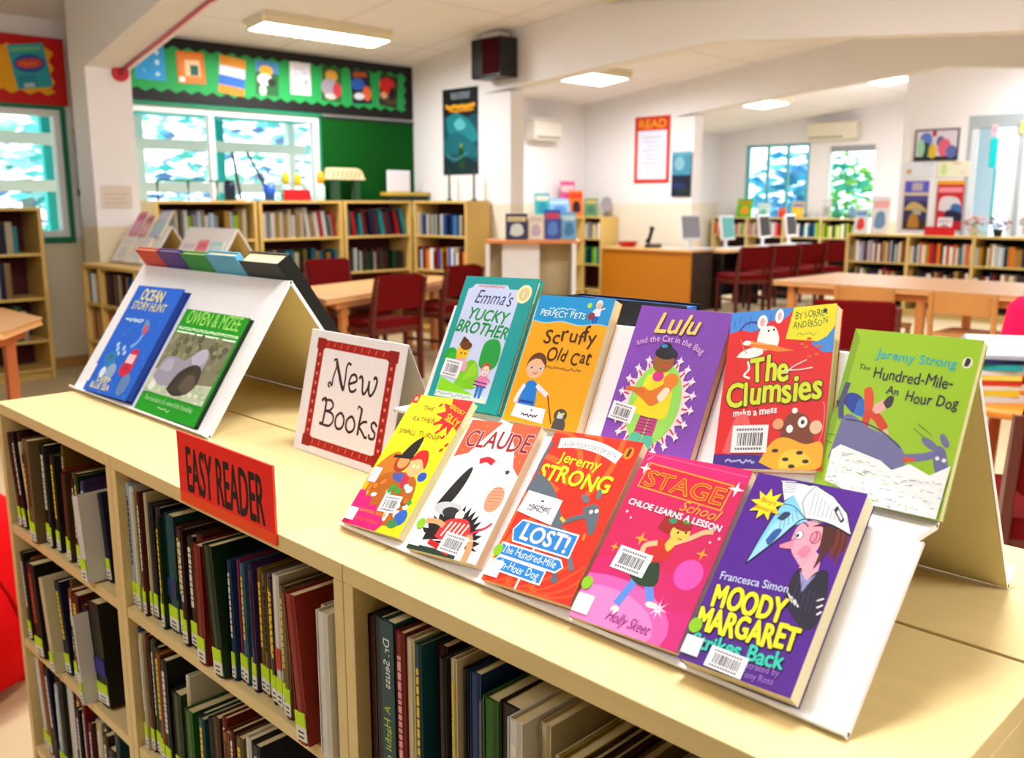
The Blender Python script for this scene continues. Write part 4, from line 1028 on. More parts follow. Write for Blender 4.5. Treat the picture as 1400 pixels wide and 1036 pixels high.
def art_violet(A):
    A.rect(0, 0, 100, 100, '4E0A90')
    # newsprint paper hat, pink face, dark jacket (generic)
    BLK = '14101E'
    A.blob([(84, 80), (92, 82), (98, 76), (99, 68), (96, 70), (95, 62), (92, 68), (90, 64), (86, 72)], '6A2418'); A.line([(90, 80), (93, 72), (92, 66)], .9, '2A0C08'); A.line([(94, 80), (97, 74), (97, 69)], .9, '2A0C08')
    A.blob([(68, 56), (72, 66), (82, 64), (84, 54), (76, 50)], 'F4A8BC')
    A.blob([(66, 52), (70, 57), (76, 50), (84, 57), (92, 58), (98, 48), (99, 34), (90, 30), (74, 36), (66, 42)], '1C1830'); A.line([(66, 52), (70, 57), (76, 50), (84, 57), (92, 58), (98, 48)], 1.0, BLK)
    A.poly([(70, 56), (78, 46), (84, 56), (78, 52)], '8C90C8')
    for a in range(3): A.line([(68 + a * 3.4, 44 - a), (74 + a * 3, 40 - a * .5)], 1.1, 'F0F0F4', False); A.line([(92 + a * 2, 44 - a * 3), (97 + a, 46 - a * 3)], 1.3, 'F0F0F4', False)
    for a in range(6): A.line([(72 + a * 4, 52 - a), (74 + a * 4, 38)], .6, '3A3460')
    A.blob([(53, 68), (54, 76), (60, 80), (72, 80), (78, 74), (76, 64), (70, 58), (62, 61), (58, 63)], 'F4A0B6'); A.poly([(56, 69.5), (45, 65.5), (46, 64), (57, 65)], 'F08CA8'); A.line([(56, 70), (45, 65.6), (46, 64), (56, 64.4)], .8, '6A2030', False)
    A.blob([(62, 63), (66, 68), (72, 67), (70, 62)], 'EE7FA0'); A.ell(58, 72.5, 3.6, 4.4, BLK); A.ell(58, 72.5, 3.0, 3.8, 'F4F4F8'); A.ell(57, 72, 1.3, 1.8, BLK); A.line([(53, 77), (58, 79), (63, 77.5)], 1.2, '3A1810')
    A.blob([(66, 78), (78, 80), (86, 80), (88, 72), (84, 64), (80, 58), (80, 66), (78, 70), (74, 80)], '4A1C14'); A.ell(72, 73, 4.4, 6, '7A2038'); A.ell(72, 73, 3.6, 5.2, 'F08CA8'); A.line([(71, 70), (73, 73), (71.5, 76)], .8, '7A2038')
    A.line([(57, 62), (60, 62.6)], .9, '7A2038')
    # folded newsprint hat
    A.poly([(23, 52), (25.5, 64), (29, 76), (33, 86), (40, 92), (56, 92), (60, 80), (50, 76), (42, 68)], '7CC8EE'); A.poly([(40, 92), (34, 88), (24, 98), (36, 99), (50, 98), (56, 99), (74, 95), (90, 88), (101, 77.5), (80, 81), (58, 81)], 'EDF0F6')
    A.poly([(23, 52), (42, 68), (50, 76), (58, 81), (44, 84), (32, 74)], '9AD6F4'); A.line([(23, 52), (42, 68), (50, 76), (58, 81), (80, 81), (101, 77.5)], 1.2, BLK); A.line([(23, 52), (25.5, 64), (29, 76), (33, 86), (25, 97.5), (38, 98.5), (56, 99), (74, 95), (90, 88), (101, 77.5)], 1.0, BLK, False); A.line([(33, 86), (44, 86), (58, 81)], .8, '30486C'); A.line([(56, 99), (50, 90), (58, 81)], .7, '30486C')
    for a in range(10): A.line([(60 + a * 3.6, 83.4), (57 + a * 3.9, 96.5 - a * 1.35)], .55, '70748C', False)
    for a in range(5): A.line([(28, 92.6 + a * 1.2), (40, 93 + a * 1.1)], .5, '70748C', False); A.line([(40 + a * 3, 72 + a * 2), (36 + a * 2.6, 82 + a * .6)], .5, '4878A8', False)
    A.poly([(80, 91), (90, 84.5), (88, 82.5), (78, 88.5)], '20283C'); A.poly([(82, 89), (88, 85), (87, 84), (81, 87.6)], 'E0E4EC'); A.blob([(32, 66), (36, 72), (42, 73), (40, 68), (36, 64)], '2858A0'); A.blob([(34, 78), (38, 82), (44, 82), (40, 78)], '203860')
    A.star(20, 84, 17, 9, 9, BLK, 95); A.star(20, 84, 16, 8.6, 9, 'F4DC1A', 95)
    A.tf = (1, 0, 1, 0)
    A.text('Boys', 13, 85, 6.4, 'C85A10', .012, ang=-5, width=15)
    A.text('Beware!', 9.5, 81, 6.4, 'C85A10', .012, ang=-5, width=21)
    A.text('Francesca Simon', 6, 41.5, 10.5, 'C8CCF0', .014, ang=4, width=62)
    A.text('MOODY', 8, 27.5, 29, 'F2E21A', .04, ang=4, jit=.2, width=64, outline='1A0630', ow=.035, seed=2)
    A.text('MARGARET', 3, 15.0, 28, 'F2E21A', .04, ang=5, jit=.2, width=88, outline='1A0630', ow=.035, seed=5)
    A.text('Strikes Back', 6, 6.6, 19, '2CC8B4', .035, ang=5, jit=.2, width=80, outline='1A0630', ow=.03, seed=7)
    A.text('Illustrated by', 50, 5.6, 7.6, '9A6CC8', .012, ang=4, width=36)
    A.text('Tony Ross', 56, 1.6, 7.6, '9A6CC8', .012, ang=4, width=28)
    A.barcode(24, .8, 34, 18, -2, 23)

def art_ocean(A):
    A.rect(0, 0, 100, 100, '1464D8')
    r = random.Random(3)
    for i in range(40): A.ell(r.uniform(0, 100), r.uniform(0, 100), r.uniform(1, 3), r.uniform(1, 3), r.choice(['2A78E4', '1058C4', '3484E8']), 8)
    A.text('OCEAN', 18, 86.5, 18, 'E8E08C', .03, width=50, jit=.2); A.text('STORY HUNT', 10, 77.5, 13, 'E4DC80', .02, width=74, jit=.2)
    scribble(A, 12, 67, 52, 68, 'B8D4F0', 20, 1.6, 5, 2); A.blob([(56, 70), (66, 68), (70, 62), (60, 60)], '6090C0'); A.blob([(60, 66), (72, 62), (68, 56), (62, 58)], 'C05878'); A.line([(66, 56), (62, 48), (54, 44)], 4, '7AB0E4')
    for x, y in ((30, 40), (36, 36), (42, 42), (26, 44), (48, 38)): A.ell(x, y, 3.4, 3, 'A8C8F0', 9)
    A.blob([(14, 34), (30, 38), (40, 30), (34, 22), (18, 24)], '1E7CC0'); A.ell(24, 32, 4, 3, '3A6C60')
    A.blob([(56, 22), (62, 40), (76, 42), (80, 24), (68, 18)], 'D0203C'); A.rect(60, 30, 76, 38, 'E8C8D0'); A.rect(64, 24, 72, 30, 'B01830')
    A.ell(40, 20, 10, 9, '8AA8CC'); A.ell(24, 18, 6, 6, 'D8E4F4'); A.text('DEEP', 20, 9.5, 9, 'E8E0A0', .02, width=30); A.text('BLUE SEA', 12, 3.5, 9, 'E8E0A0', .02, width=44); A.ell(80, 12, 10, 12, '5C84B8'); A.rect(0, 8, 4, 24, 'F0F0F4')
def art_green(A):
    A.rect(0, 0, 100, 100, '12981C')
    A.text('OWEN & MZEE', 8, 86.5, 17, '90DC60', .02, width=84, outline='0C6412', ow=.02); A.rect(3, 80, 97, 82.6, 'C8ECC0'); scribble(A, 6, 81, 94, 81.6, '50A850', 34, .8); A.rect(3, 76.5, 97, 78.2, 'E8F4E4')
    A.rect(0, 18, 97, 76, '7C7A60')
    r = random.Random(8)
    for i in range(70): A.ell(r.uniform(2, 95), r.uniform(50, 75), r.uniform(2, 5), r.uniform(1.5, 4), r.choice(['6A6850', '8A8A6C', '5C5E44', '94906E', '787C58']), 8)
    A.poly([(0, 18), (97, 18), (97, 36), (50, 32), (0, 40)], 'B8C4AC')
    for i in range(40): A.ell(r.uniform(2, 95), r.uniform(19, 32), r.uniform(2, 4), r.uniform(1, 2.5), r.choice(['C8D4BC', 'A8B89C', 'D4DCC8']), 8)
    A.blob([(4, 32), (8, 50), (24, 54), (40, 52), (52, 62), (64, 66), (72, 60), (72, 46), (58, 36), (40, 28), (20, 26)], '9894A8'); A.blob([(48, 56), (58, 65), (68, 64), (70, 54), (58, 48)], 'B4B0C4'); A.blob([(8, 40), (14, 50), (24, 50), (26, 40)], 'ACA8BC')
    A.blob([(34, 24), (40, 40), (56, 50), (70, 48), (74, 34), (66, 24), (48, 20)], '3C342C'); A.blob([(50, 28), (56, 40), (68, 40), (72, 30), (64, 24)], '5C5044'); A.line([(38, 26), (46, 40), (58, 47)], 1.6, '1C1814')
    A.ell(10, 24, 5, 4, 'DCE4DC')
    A.text('The true story of a remarkable friendship', 8, 10.5, 6, 'A8E0A0', .0, width=80); scribble(A, 36, 6, 56, 7, 'A8E0A0', 10, .8)

def slope_frame(p0, p1):
    d = Vector((p1[0] - p0[0], 0, p1[1] - p0[1])).normalized()
    return d, Vector((-d.z, 0, d.x))
def place_books(p0, p1, th, lst):
    d, n = slope_frame(p0, p1)
    for (label, y, s, w, h, t, rot, art, kw) in lst:
        O = Vector((p0[0], y, p0[1])) + d * s + n * (th / 2 + .0006 + kw.pop('lift', 0))
        paperback(label, O, (0, -1, 0), d, w, h, t, rot, art, **kw)
place_books((.679, ZT + E_), (.805, 1.034), .0045, [
    ('yellow paperback with a red splash, leftmost of the front row on the display stand', 0.989, 0.001, 0.113, 0.2075, 0.011, 4.2, art_yellow, dict(board='F0E060', dot=False)),
    ('orange and white paperback with a red six-letter title, second in the front row', 0.85, 0.001, 0.116, 0.189, 0.014, 6.0, art_white_orange, dict(board='F2F2F6')),
    ('red-orange paperback with blue signpost boards and a grey dog, middle of the front row', 0.7165, 0.001, 0.126, 0.201, 0.014, 4.0, art_lost, dict(board='E8280C')),
    ('magenta paperback with a dancing girl and gold title, fourth in the front row', 0.5865, 0.001, 0.1295, 0.2, 0.013, 2.6, art_magenta, dict(board='CE1058')),
    ('violet paperback with a yellow star and paper hat drawing, right end of the front row', 0.4465, 0.001, 0.11, 0.2, 0.024, 2.0, art_violet, dict(board='4E0A90', edge='F0E4BC')),
])
place_books((.790, ZT), (.940, 1.200), .0045, [
    ('teal bordered hardback with pale blue cover picture, leftmost of the back row', 1.0245, 0.153, 0.147, 0.1986, 0.011, 1.7, art_teal, dict(board='169C9C', hard=True, dot=False, white=False)),
    ('orange paperback with a blue top band and child in dungarees, second in the back row', 0.86, 0.153, 0.128, 0.1784, 0.016, 1.6, art_orange, dict(board='F2A60C', white=False, dot=False)),
    ('purple paperback with a girl in a green oval, middle of the back row', 0.6968, 0.153, 0.1305, 0.179, 0.012, 0.1, art_purple, dict(board='8E4CC4', white=False, dot=False)),
    ('red paperback with lime title and a yellow note, tilted in the back row', 0.533, 0.153, 0.1215, 0.181, 0.017, 10.5, art_red_mess, dict(board='E01212', white=False, dot=False)),
    ('lime green paperback with a grey dog, right end of the back row', 0.4197, 0.153, 0.125, 0.1756, 0.013, 0.45, art_lime, dict(board='9CCA12', white=False, dot=False)),
])
# crinkled clear film patch, its glare painted in white, over the foot of the lime green book is part of that book
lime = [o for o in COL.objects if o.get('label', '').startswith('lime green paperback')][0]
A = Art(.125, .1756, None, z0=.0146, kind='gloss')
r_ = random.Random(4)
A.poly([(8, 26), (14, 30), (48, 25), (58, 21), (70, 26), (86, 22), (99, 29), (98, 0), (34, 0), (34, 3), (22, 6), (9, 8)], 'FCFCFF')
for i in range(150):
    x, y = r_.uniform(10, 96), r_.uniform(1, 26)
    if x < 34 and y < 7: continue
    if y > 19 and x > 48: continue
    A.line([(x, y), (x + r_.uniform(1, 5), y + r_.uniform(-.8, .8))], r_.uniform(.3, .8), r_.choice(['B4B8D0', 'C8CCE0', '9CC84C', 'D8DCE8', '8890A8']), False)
A.mb.build('crinkled_film_glare', lime)

# ------------------------------------------------------------------ left display stand with two books, books on its far side
r = thing('book_display_stand', 'white folded tent stand holding a blue and a green book at the left', 'display stand', (0.955, 1.9, ZT))
r0 = Vector((0.955, 1.9, ZT))
sp('front_panel', (.780, ZT + E_), (.965, 1.178), 1.567, 2.222, back=-.0028)
sp('front_lip', (.7796, ZT + E_), (.768, ZT + .010), 1.567, 2.222)
sp('back_panel', (.965, 1.178), (1.150, ZT + E_), 1.567, 2.222, back=-.0028)
sp('back_lip', (1.150, ZT + E_), (1.163, ZT + .012), 1.567, 2.222)
place_books((.780, ZT + E_), (.965, 1.178), .0045, [
    ('thick blue book with pale yellow title on the left tent stand', 2.13, 0.002, 0.222, 0.268, 0.018, 1.6, art_ocean, dict(board='0C3C9C', edge='1A3C90', hard=True, white=False, dot=False, name='picture_book')),
    ('green picture book with an animal photograph on the left tent stand', 1.8746, 0.002, 0.26, 0.2345, 0.01, 0.6, art_green, dict(board='0E3C12', edge='20301C', hard=True, white=False, dot=False, name='picture_book')),
])
# books leaning on the far slope, their tops showing above the fold
d, n = slope_frame((1.150, ZT + E_), (.965, 1.178)); 
def plain_cover(cols):
    def g(A):
        A.rect(0, 0, 100, 100, cols[0]); A.rect(0, 0, 100, 30, cols[1]); A.blob([(20, 40), (40, 70), (70, 66), (80, 40), (50, 34)], cols[2]); A.rect(12, 80, 88, 90, cols[3])
    return g
for label, y, w, h, t, cols in [
    ('red book behind the left tent stand, its top edge showing', 2.216, .113, .368, .012, ('D0381C', 'B82814', 'E07030', 'F0D0A0')),
    ('violet and blue book behind the left tent stand, its top edge showing', 2.100, .112, .370, .011, ('3C1C8C', '28209C', '2050C0', '8070D0')),
    ('green and red book behind the left tent stand, its top edge showing', 1.985, .117, .368, .012, ('1E9820', '20A028', 'C04818', '80C840')),
    ('pale blue book behind the left tent stand, its top edge showing', 1.865, .130, .372, .015, ('5CB4DC', '70C0E0', 'E8A030', 'C8E8F4')),
    ('thick black book at the right end behind the left tent stand', 1.731, .148, .362, .034, ('141614', '1C2420', '204830', '303830'))]:
    O = Vector((1.150, y - w, ZT + E_)) + d * .008 + Vector((d.z, 0, -d.x)) * (.0045 / 2 + .0008)
    paperback(label, O, (0, 1, 0), d, w, h, t, 0, plain_cover(cols), board=cols[0], edge='EFE2B0', hard=True, white=False, dot=False, name='picture_book', group='picture books on the far side of the left stand')

d2, n2 = slope_frame((1.092, ZT + E_), (.927, 1.174))
for label, y, w, h, t, cols in [
    ('thin black book behind the right end of the two-tier stand', .470, .160, .300, .012, ('0E0E10', '141416', '1C1C20', '18181A'))]:
    O = Vector((1.092, y - w, ZT + E_)) + d2 * .008 + Vector((d2.z, 0, -d2.x)) * (.0045 / 2 + .0008)
    paperback(label, O, (0, 1, 0), d2, w, h, t, 0, plain_cover(cols), board=cols[0], edge='2C62B4', hard=True, white=False, dot=False, name='picture_book')
paperback('thick black book with blue page edges standing upright behind the two-tier stand', (1.188, 1.022, ZT + .0006), (0, -1, .0), (0, 0, 1), .235, .277, .036, 0, plain_cover(('101014', '0C0C10', '18181C', '141418')), board='0C0C10', edge='2C62B4', hard=True, white=False, dot=False, name='picture_book')

# ------------------------------------------------------------------ New Books sign
t = thing('tent_card_sign', 'white folded sign card with red patterned border and curly lettering', 'sign', (0.87, 1.28, ZT))
c0 = Vector((0.87, 1.28, ZT))
FL, FR = Vector((.8545, 1.404, ZT + .001)), Vector((.853, 1.133, ZT + .001))
u = (FR - FL).normalized(); W_ = (FR - FL).length
nin = Vector((-u.y, u.x, 0)) if (Vector((-u.y, u.x, 0)).x > 0) else Vector((u.y, -u.x, 0))
H_ = .213
v = (nin * .242 + Vector((0, 0, 1)) * 1).normalized()
M = frame(FL, u, v)
A = Art(W_, H_, 'F0EFF6', kind='paper')
def bord(x0, y0, x1, y1, c): A.rect(x0, y0, x1, y1, c)
RD = 'B01C12'
bord(10, 6, 92, 13.5, RD); bord(10, 86, 92, 93, RD); bord(10, 6, 17, 93, RD); bord(85, 6, 92, 93, RD)
for x, y in ((8.5, 5), (84, 5), (8.5, 85), (84, 85)): A.rect(x, y, x + 9.5, y + 9, '9A140E')
for i in range(9):
    x = 20 + i * 7.3
    for yy in (7, 87): A.line([(x, yy + 1), (x + 1.2, yy + 5)], .9, 'E06A50', False); A.line([(x + 2.6, yy + 1), (x + 2.6, yy + 5)], .5, '7A0C08', False)
for i in range(9):
    y = 16 + i * 7.8
    for xx in (11.5, 86.5): A.ell(xx + 2, y + 2, 1.1, 1.1, 'E8907A', 8); A.line([(xx, y + 5), (xx + 4, y + 5.6)], .5, '7A0C08', False)
A.poly([(17, 15), (19, 13), (83, 13), (85, 15), (85, 85), (83, 86.5), (19, 86.5), (17, 85)], 'F4F3FA')
INK = '3A1420'
def curly(pts, w=1.5): A.line(pts, w, INK, True, 8)
# New
curly([(30, 56), (28, 58), (29.5, 60), (32, 58), (32, 64), (34, 74), (33, 79), (30, 78)]); curly([(33, 78), (37, 70), (42, 60), (45, 56)], 2.6); curly([(45, 56), (45, 66), (44.5, 74), (46, 78), (49, 77)], 1.6)
curly([(49, 62), (53, 63.5), (57, 66), (55, 70), (51, 69), (49.5, 63), (51.5, 57.5), (55, 57), (58, 59.5)], 1.7)
curly([(59, 68), (61, 70), (63, 67), (64, 60), (66, 57), (69, 62), (69.5, 68)], 1.8); curly([(69.5, 68), (70.5, 60), (73, 57), (76, 62), (77, 69), (75, 71.5), (73.5, 69.5)], 1.8)
# Books
curly([(24, 44), (27, 46.5), (29, 44), (29, 32), (28, 26), (25, 26.5)], 2.0); curly([(27, 45), (34, 46), (37, 42), (34, 38), (29, 37)], 1.6); curly([(29, 37), (37, 36), (39.5, 31), (36, 26), (29, 25.5)], 1.6)
curly([(45, 38), (42, 34), (42.5, 28), (46, 25.5), (50, 28), (50.5, 34), (47.5, 38), (45, 38)], 1.7); curly([(56.5, 37.5), (53.5, 33.5), (54, 28), (57.5, 25.5), (61.5, 28), (62, 33), (59, 37.5), (56.5, 37.5)], 1.7)
curly([(66, 46), (67, 44), (66.5, 34), (66.5, 25)], 2.0); curly([(66, 46), (63.5, 47), (63, 44.5)], 1.2); curly([(74, 37), (70, 36), (67, 32), (70, 29), (74, 25), (76, 26)], 1.6)
curly([(84, 35.5), (81, 38), (78.5, 36), (80, 32.5), (83, 30), (82.5, 26), (78.5, 25.5), (77.5, 28.5)], 1.6)
me_o = A.mb.build('lettered_face', t); me_o.matrix_local = Matrix.Translation(-c0) @ M @ Matrix.Translation((0, 0, .0004))
f = MB(); f.box(0, 0, -.0012, W_, H_, .0, mat('F0EFF6', 'paper')); o = f.build('front_card', t); o.matrix_local = Matrix.Translation(-c0) @ M
# rear leaf of the folded card
top0 = FL + v * H_; back_v = (nin * .42 - Vector((0, 0, 1))).normalized()
Hb = (top0.z - ZT - .001) / -back_v.z
M2 = frame(top0, u, -back_v)
f = MB(); f.box(.0, -Hb, -.0012, W_, .0, 0, mat('ECEBF2', 'paper')); o = f.build('rear_card', t); o.matrix_local = Matrix.Translation(-c0) @ M2 @ Matrix.Translation((0, 0, -.0002))
# ------------------------------------------------------------------ background bookcases
def bookset(seed, names, n, tmin=.024, tmax=.050, hmin=.20, hmax=.27, d=.17, lean=()):
    r = random.Random(seed); out = []
    for i in range(n):
        c = r.choice(names)
        while len(out) > 0 and out[-1][3] == c: c = r.choice(names)
        out.append((r.uniform(tmin, tmax), r.uniform(hmin, hmax), d + r.uniform(-.02, .03), c, lean[i] if i < len(lean) else 0, {'gap': .05 if r.random() < .12 else .0}))
    return out
far_books = MB()
def far(O, rz, L, names, n, where, group, seed, lean=(), **k):
    return run_row(O, rz, L, bookset(seed, names, n, lean=lean, **k), where, group, detail=False, seed=seed, gap=.003, xfront=.03, sink=far_books)
def row(O, rz, L, names, n, where, group, seed, lean=(), **k):
    return run_row(O, rz, L, bookset(seed, names, n, lean=lean, **k), where, group, detail=False, seed=seed, gap=.003, xfront=.03)
W2 = 'D9B565'
BKB = '4A1214'
HP = math.pi / 2
# long run under the window, facing the room
bays = [(3.36, .92, 'left'), (4.30, .88, 'middle'), (5.20, .82, 'right')]
for x, L, nm_ in bays:
    bookcase('tall maple bookcase under the window, ' + nm_ + ' of three along the back wall', (x, 7.45, 0), HP, L - .002, .34, [1.0, .66, .34, .08], 1.335, wood=W2, back=BKB, group='bookcases along the back wall', t=.03)
WARM = ['dark red', 'cream', 'black', 'white', 'mustard', 'red', 'navy', 'tan', 'brown', 'maroon']
MIX = ['white', 'cream', 'dark green', 'blue', 'red', 'mustard', 'black', 'grey', 'pale blue', 'orange', 'navy', 'maroon']
GB = 'books on the back wall bookcases'
row((3.36 + .035, 7.45, 1.0005), HP, .85, ['pale blue', 'cream', 'white', 'lime', 'tan', 'grey', 'mustard'], 18, 'on the left top shelf under the window', GB, 101)
row((4.30 + .035, 7.45, 1.0005), HP, .80, ['mustard', 'black', 'white', 'cream', 'grey', 'red', 'white', 'tan'], 22, 'on the middle top shelf under the window', GB, 102, lean=[0] * 9 + [0, 8, 8, 8, 8, 8, 10, 10, 12])
row((5.20 + .035, 7.45, 1.0005), HP, .75, ['white', 'red', 'bright red', 'dark red', 'green', 'cream', 'navy', 'turquoise'], 19, 'on the top shelf below the panel', GB, 103, lean=[0, 8, 8, 8, 10, 10, 12, 12, 12, 14, 14, 14])
row((4.30 + .035, 7.45, .6605), HP, .80, ['dark red', 'navy', 'maroon', 'mustard', 'olive', 'turquoise', 'teal', 'cream', 'black'], 24, 'on the middle second shelf under the window', GB, 105, hmin=.17, hmax=.24)
row((5.20 + .035, 7.45, .6605), HP, .75, ['black', 'charcoal', 'white', 'dark green', 'black', 'maroon'], 20, 'on the second shelf below the panel', GB, 106, hmin=.17, hmax=.24)
far((3.36 + .035, 7.45, .6605), HP, .85, ['dark red', 'navy', 'maroon', 'brown', 'black', 'cream'], 18, 'on the left second shelf under the window', GB, 104)
# end unit turned along the middle stub wall
bookcase('tall maple bookcase turned along the stub wall below the dark poster', (6.02, 7.43, 0), 0, .80, .31, [1.0, .66, .34, .08], 1.335, wood=W2, back=BKB, group='bookcases along the back wall', t=.03)
row((6.02, 7.43 - .032, 1.0005), 0, .735, ['navy', 'blue', 'navy', 'blue', 'navy', 'blue', 'sky blue', 'cream', 'white', 'cream'], 24, 'on the top shelf below the poster', 'books below the dark poster', 120, hmin=.19, hmax=.22)
far((6.02, 7.43 - .032, .6605), 0, .735, ['dark red', 'maroon', 'mustard', 'cream', 'olive', 'white', 'blue', 'orange', 'pale blue'], 24, 'on the second shelf below the poster', 'books below the dark poster', 121, hmin=.17, hmax=.23)
# left bookcase by the left window
bookcase('tall maple bookcase at the left edge under the left window', (1.50, 7.42, 0), HP, .98, .36, [.95, .62, .30, .08], 1.285, wood=W2, back=BKB, t=.03)
row((1.535, 7.42, .9505), HP, .86, ['black', 'black', 'charcoal', 'cream', 'navy', 'navy', 'turquoise', 'white'], 26, 'on the left edge top shelf', 'books under the left window', 130, hmin=.19, hmax=.25)
row((1.535, 7.42, .6205), HP, .84, ['tan', 'navy', 'black', 'white', 'cream'], 14, 'on the left edge second shelf', 'books under the left window', 131, lean=[0] * 8 + [14, 14, 14])
far((1.535, 7.42, .3005), HP, .84, ['black', 'grey', 'navy', 'dark green'], 14, 'on the left edge third shelf', 'books under the left window', 132)

# low double-sided bookcase in front of the left pillar, with display stands on it
bookcase('low maple bookcase behind the left tent stand, its long side to the room', (2.51, 6.82, 0), 0, 1.70, .56, [.63, .36, .08], .90, wood=W2, back=BKB, t=.03, inner=(.30, .88, 1.32))
far((2.51, 6.82 - .035, .6305), 0, .245, ['brown', 'teal', 'pale blue', 'white', 'grey', 'tan'], 9, 'in the low bookcase, top left', 'books in the low bookcase by the left pillar', 140, hmin=.2, hmax=.23)
row((2.51, 6.82 - .33, .6305), 0, .53, ['dark red', 'navy', 'blue', 'brown', 'maroon', 'cream'], 16, 'in the low bookcase, top middle', 'books in the low bookcase by the left pillar', 141, hmin=.2, hmax=.23)
far((2.51, 6.82 - .035, .3605), 0, .245, ['brown', 'orange', 'dark red', 'red', 'tan'], 9, 'in the low bookcase, lower left', 'books in the low bookcase by the left pillar', 142, hmin=.2, hmax=.23)
far((2.51, 6.82 - .33, .3605), 0, .53, ['dark red', 'red', 'black', 'cream', 'navy'], 14, 'in the low bookcase, lower middle', 'books in the low bookcase by the left pillar', 143, hmin=.2, hmax=.23)
def tent(label, x, y0, y1, hb, books, dx=.16):
    global r0
    r = thing('book_display_stand', label, 'display stand', (x, (y0 + y1) / 2, ZT)); r0 = Vector((x, (y0 + y1) / 2, ZT))
    for nm, p0, p1, bk in (('front_panel', (x - dx, ZT + E_), (x, ZT + hb), -.0028), ('front_lip', (x - dx - .0004, ZT + E_), (x - dx - .012, ZT + .012), None), ('back_panel', (x, ZT + hb), (x + dx, ZT + E_), -.0028)):
        stand_panel(r, nm, (p0[0] - r0.x, p0[1] - r0.z), (p1[0] - r0.x, p1[1] - r0.z), y0 - r0.y, y1 - r0.y, .0045, bk)
    place_books((x - dx, ZT + E_), (x, ZT + hb), .0045, books)
def soft_cover(a, b, c):
    def g(A):
        A.rect(0, 0, 100, 100, a); A.rect(8, 70, 92, 88, b); A.blob([(20, 20), (30, 55), (70, 58), (82, 24), (50, 12)], c); scribble(A, 15, 76, 80, 80, a, 14, 3)
    return g
pb = dict(white=False, dot=False, name='picture_book')
tent('white tent stand with thin pastel books on the low bookcase by the pillar', 2.88, 5.25, 5.88, .262, [
    ('lilac-white book on the tent stand by the left pillar, leftmost of three', 5.82, .01, .17, .19, .008, 2, soft_cover('F2ECF4', 'D8C8E4', 'E8D8EC'), dict(pb)),
    ('pink book on the tent stand by the left pillar, middle of three', 5.63, .01, .14, .20, .008, 2, soft_cover('F08CA0', 'E8607C', 'F4C0C8'), dict(pb)),
    ('pale turquoise book on the tent stand by the left pillar, right of three', 5.47, .01, .16, .19, .008, 2, soft_cover('A8E0EC', 'D8F0F4', '78C4DC'), dict(pb))])
tent('white tent stand at the left end of the low bookcase by the pillar', 2.88, 6.14, 6.78, .262, [
    ('white book leaning at the left end of the low bookcase', 6.76, .004, .21, .20, .012, 2, soft_cover('F6F6F6', 'ECECF0', 'E4E4EA'), dict(pb)),
    ('white book with a grey edge in the middle of the left end stand', 6.48, .004, .19, .20, .014, 2, soft_cover('F4F4F4', 'E6E6EA', 'EAEAF0'), dict(pb)),
    ], dx=.17)
d, n = slope_frame((2.71, ZT + E_), (2.88, ZT + .262))
for label, y, s, w, h, c in [('pink book standing tall at the left end of the low bookcase', 6.72, .21, .15, .20, ('E88CB4', 'C8608C', 'E0B0DC')), ('rose book standing between the pink and pale blue ones', 6.55, .21, .12, .17, ('D890A0', 'A86078', 'E8C8D0')), ('pale blue book standing tall right of the rose one on the left end stand', 6.38, .21, .17, .21, ('C0D0F0', 'D8E0F8', 'B0D8E8'))]:
    O = Vector((2.71, y, ZT + E_)) + d * s + n * .004
    paperback(label, O, (0, -1, 0), d, w, h, .010, 2, soft_cover(*c), **pb)

# ------------------------------------------------------------------ tables and chairs
def table(label, poly, z, loc, legs, wood='D88A48', th=.035, apron=.06):
    t = thing('table', label, 'table', (loc[0], loc[1], 0))
    P = [(x - loc[0], y - loc[1]) for x, y in poly]
    f = MB(); f.prism(P, z - th, z, 'z', mat('DDA468', 'woodx')); f.build('tabletop', t, bevel=.008)
    c = Vector((sum(p[0] for p in P) / len(P), sum(p[1] for p in P) / len(P)))
    Q = [tuple(c + (Vector(p) - c) * .86) for p in P]
    f = MB()
    for i in range(len(Q)):
        a, b = Vector(Q[i]), Vector(Q[(i + 1) % len(Q)]); nn = Vector((-(b - a).y, (b - a).x)).normalized() * .02
        f.prism([tuple(a), tuple(b), tuple(b + nn), tuple(a + nn)], z - th - apron, z - th - .0004, 'z', mat(wood, 'woodx'))
    f.build('apron', t)
    for x, y in legs:
        f = MB(); f.box(x - loc[0] - .028, y - loc[1] - .028, 0, x - loc[0] + .028, y - loc[1] + .028, z - th - .0005, mat(wood, 'wood')); f.build('leg', t, bevel=.004)
    return t
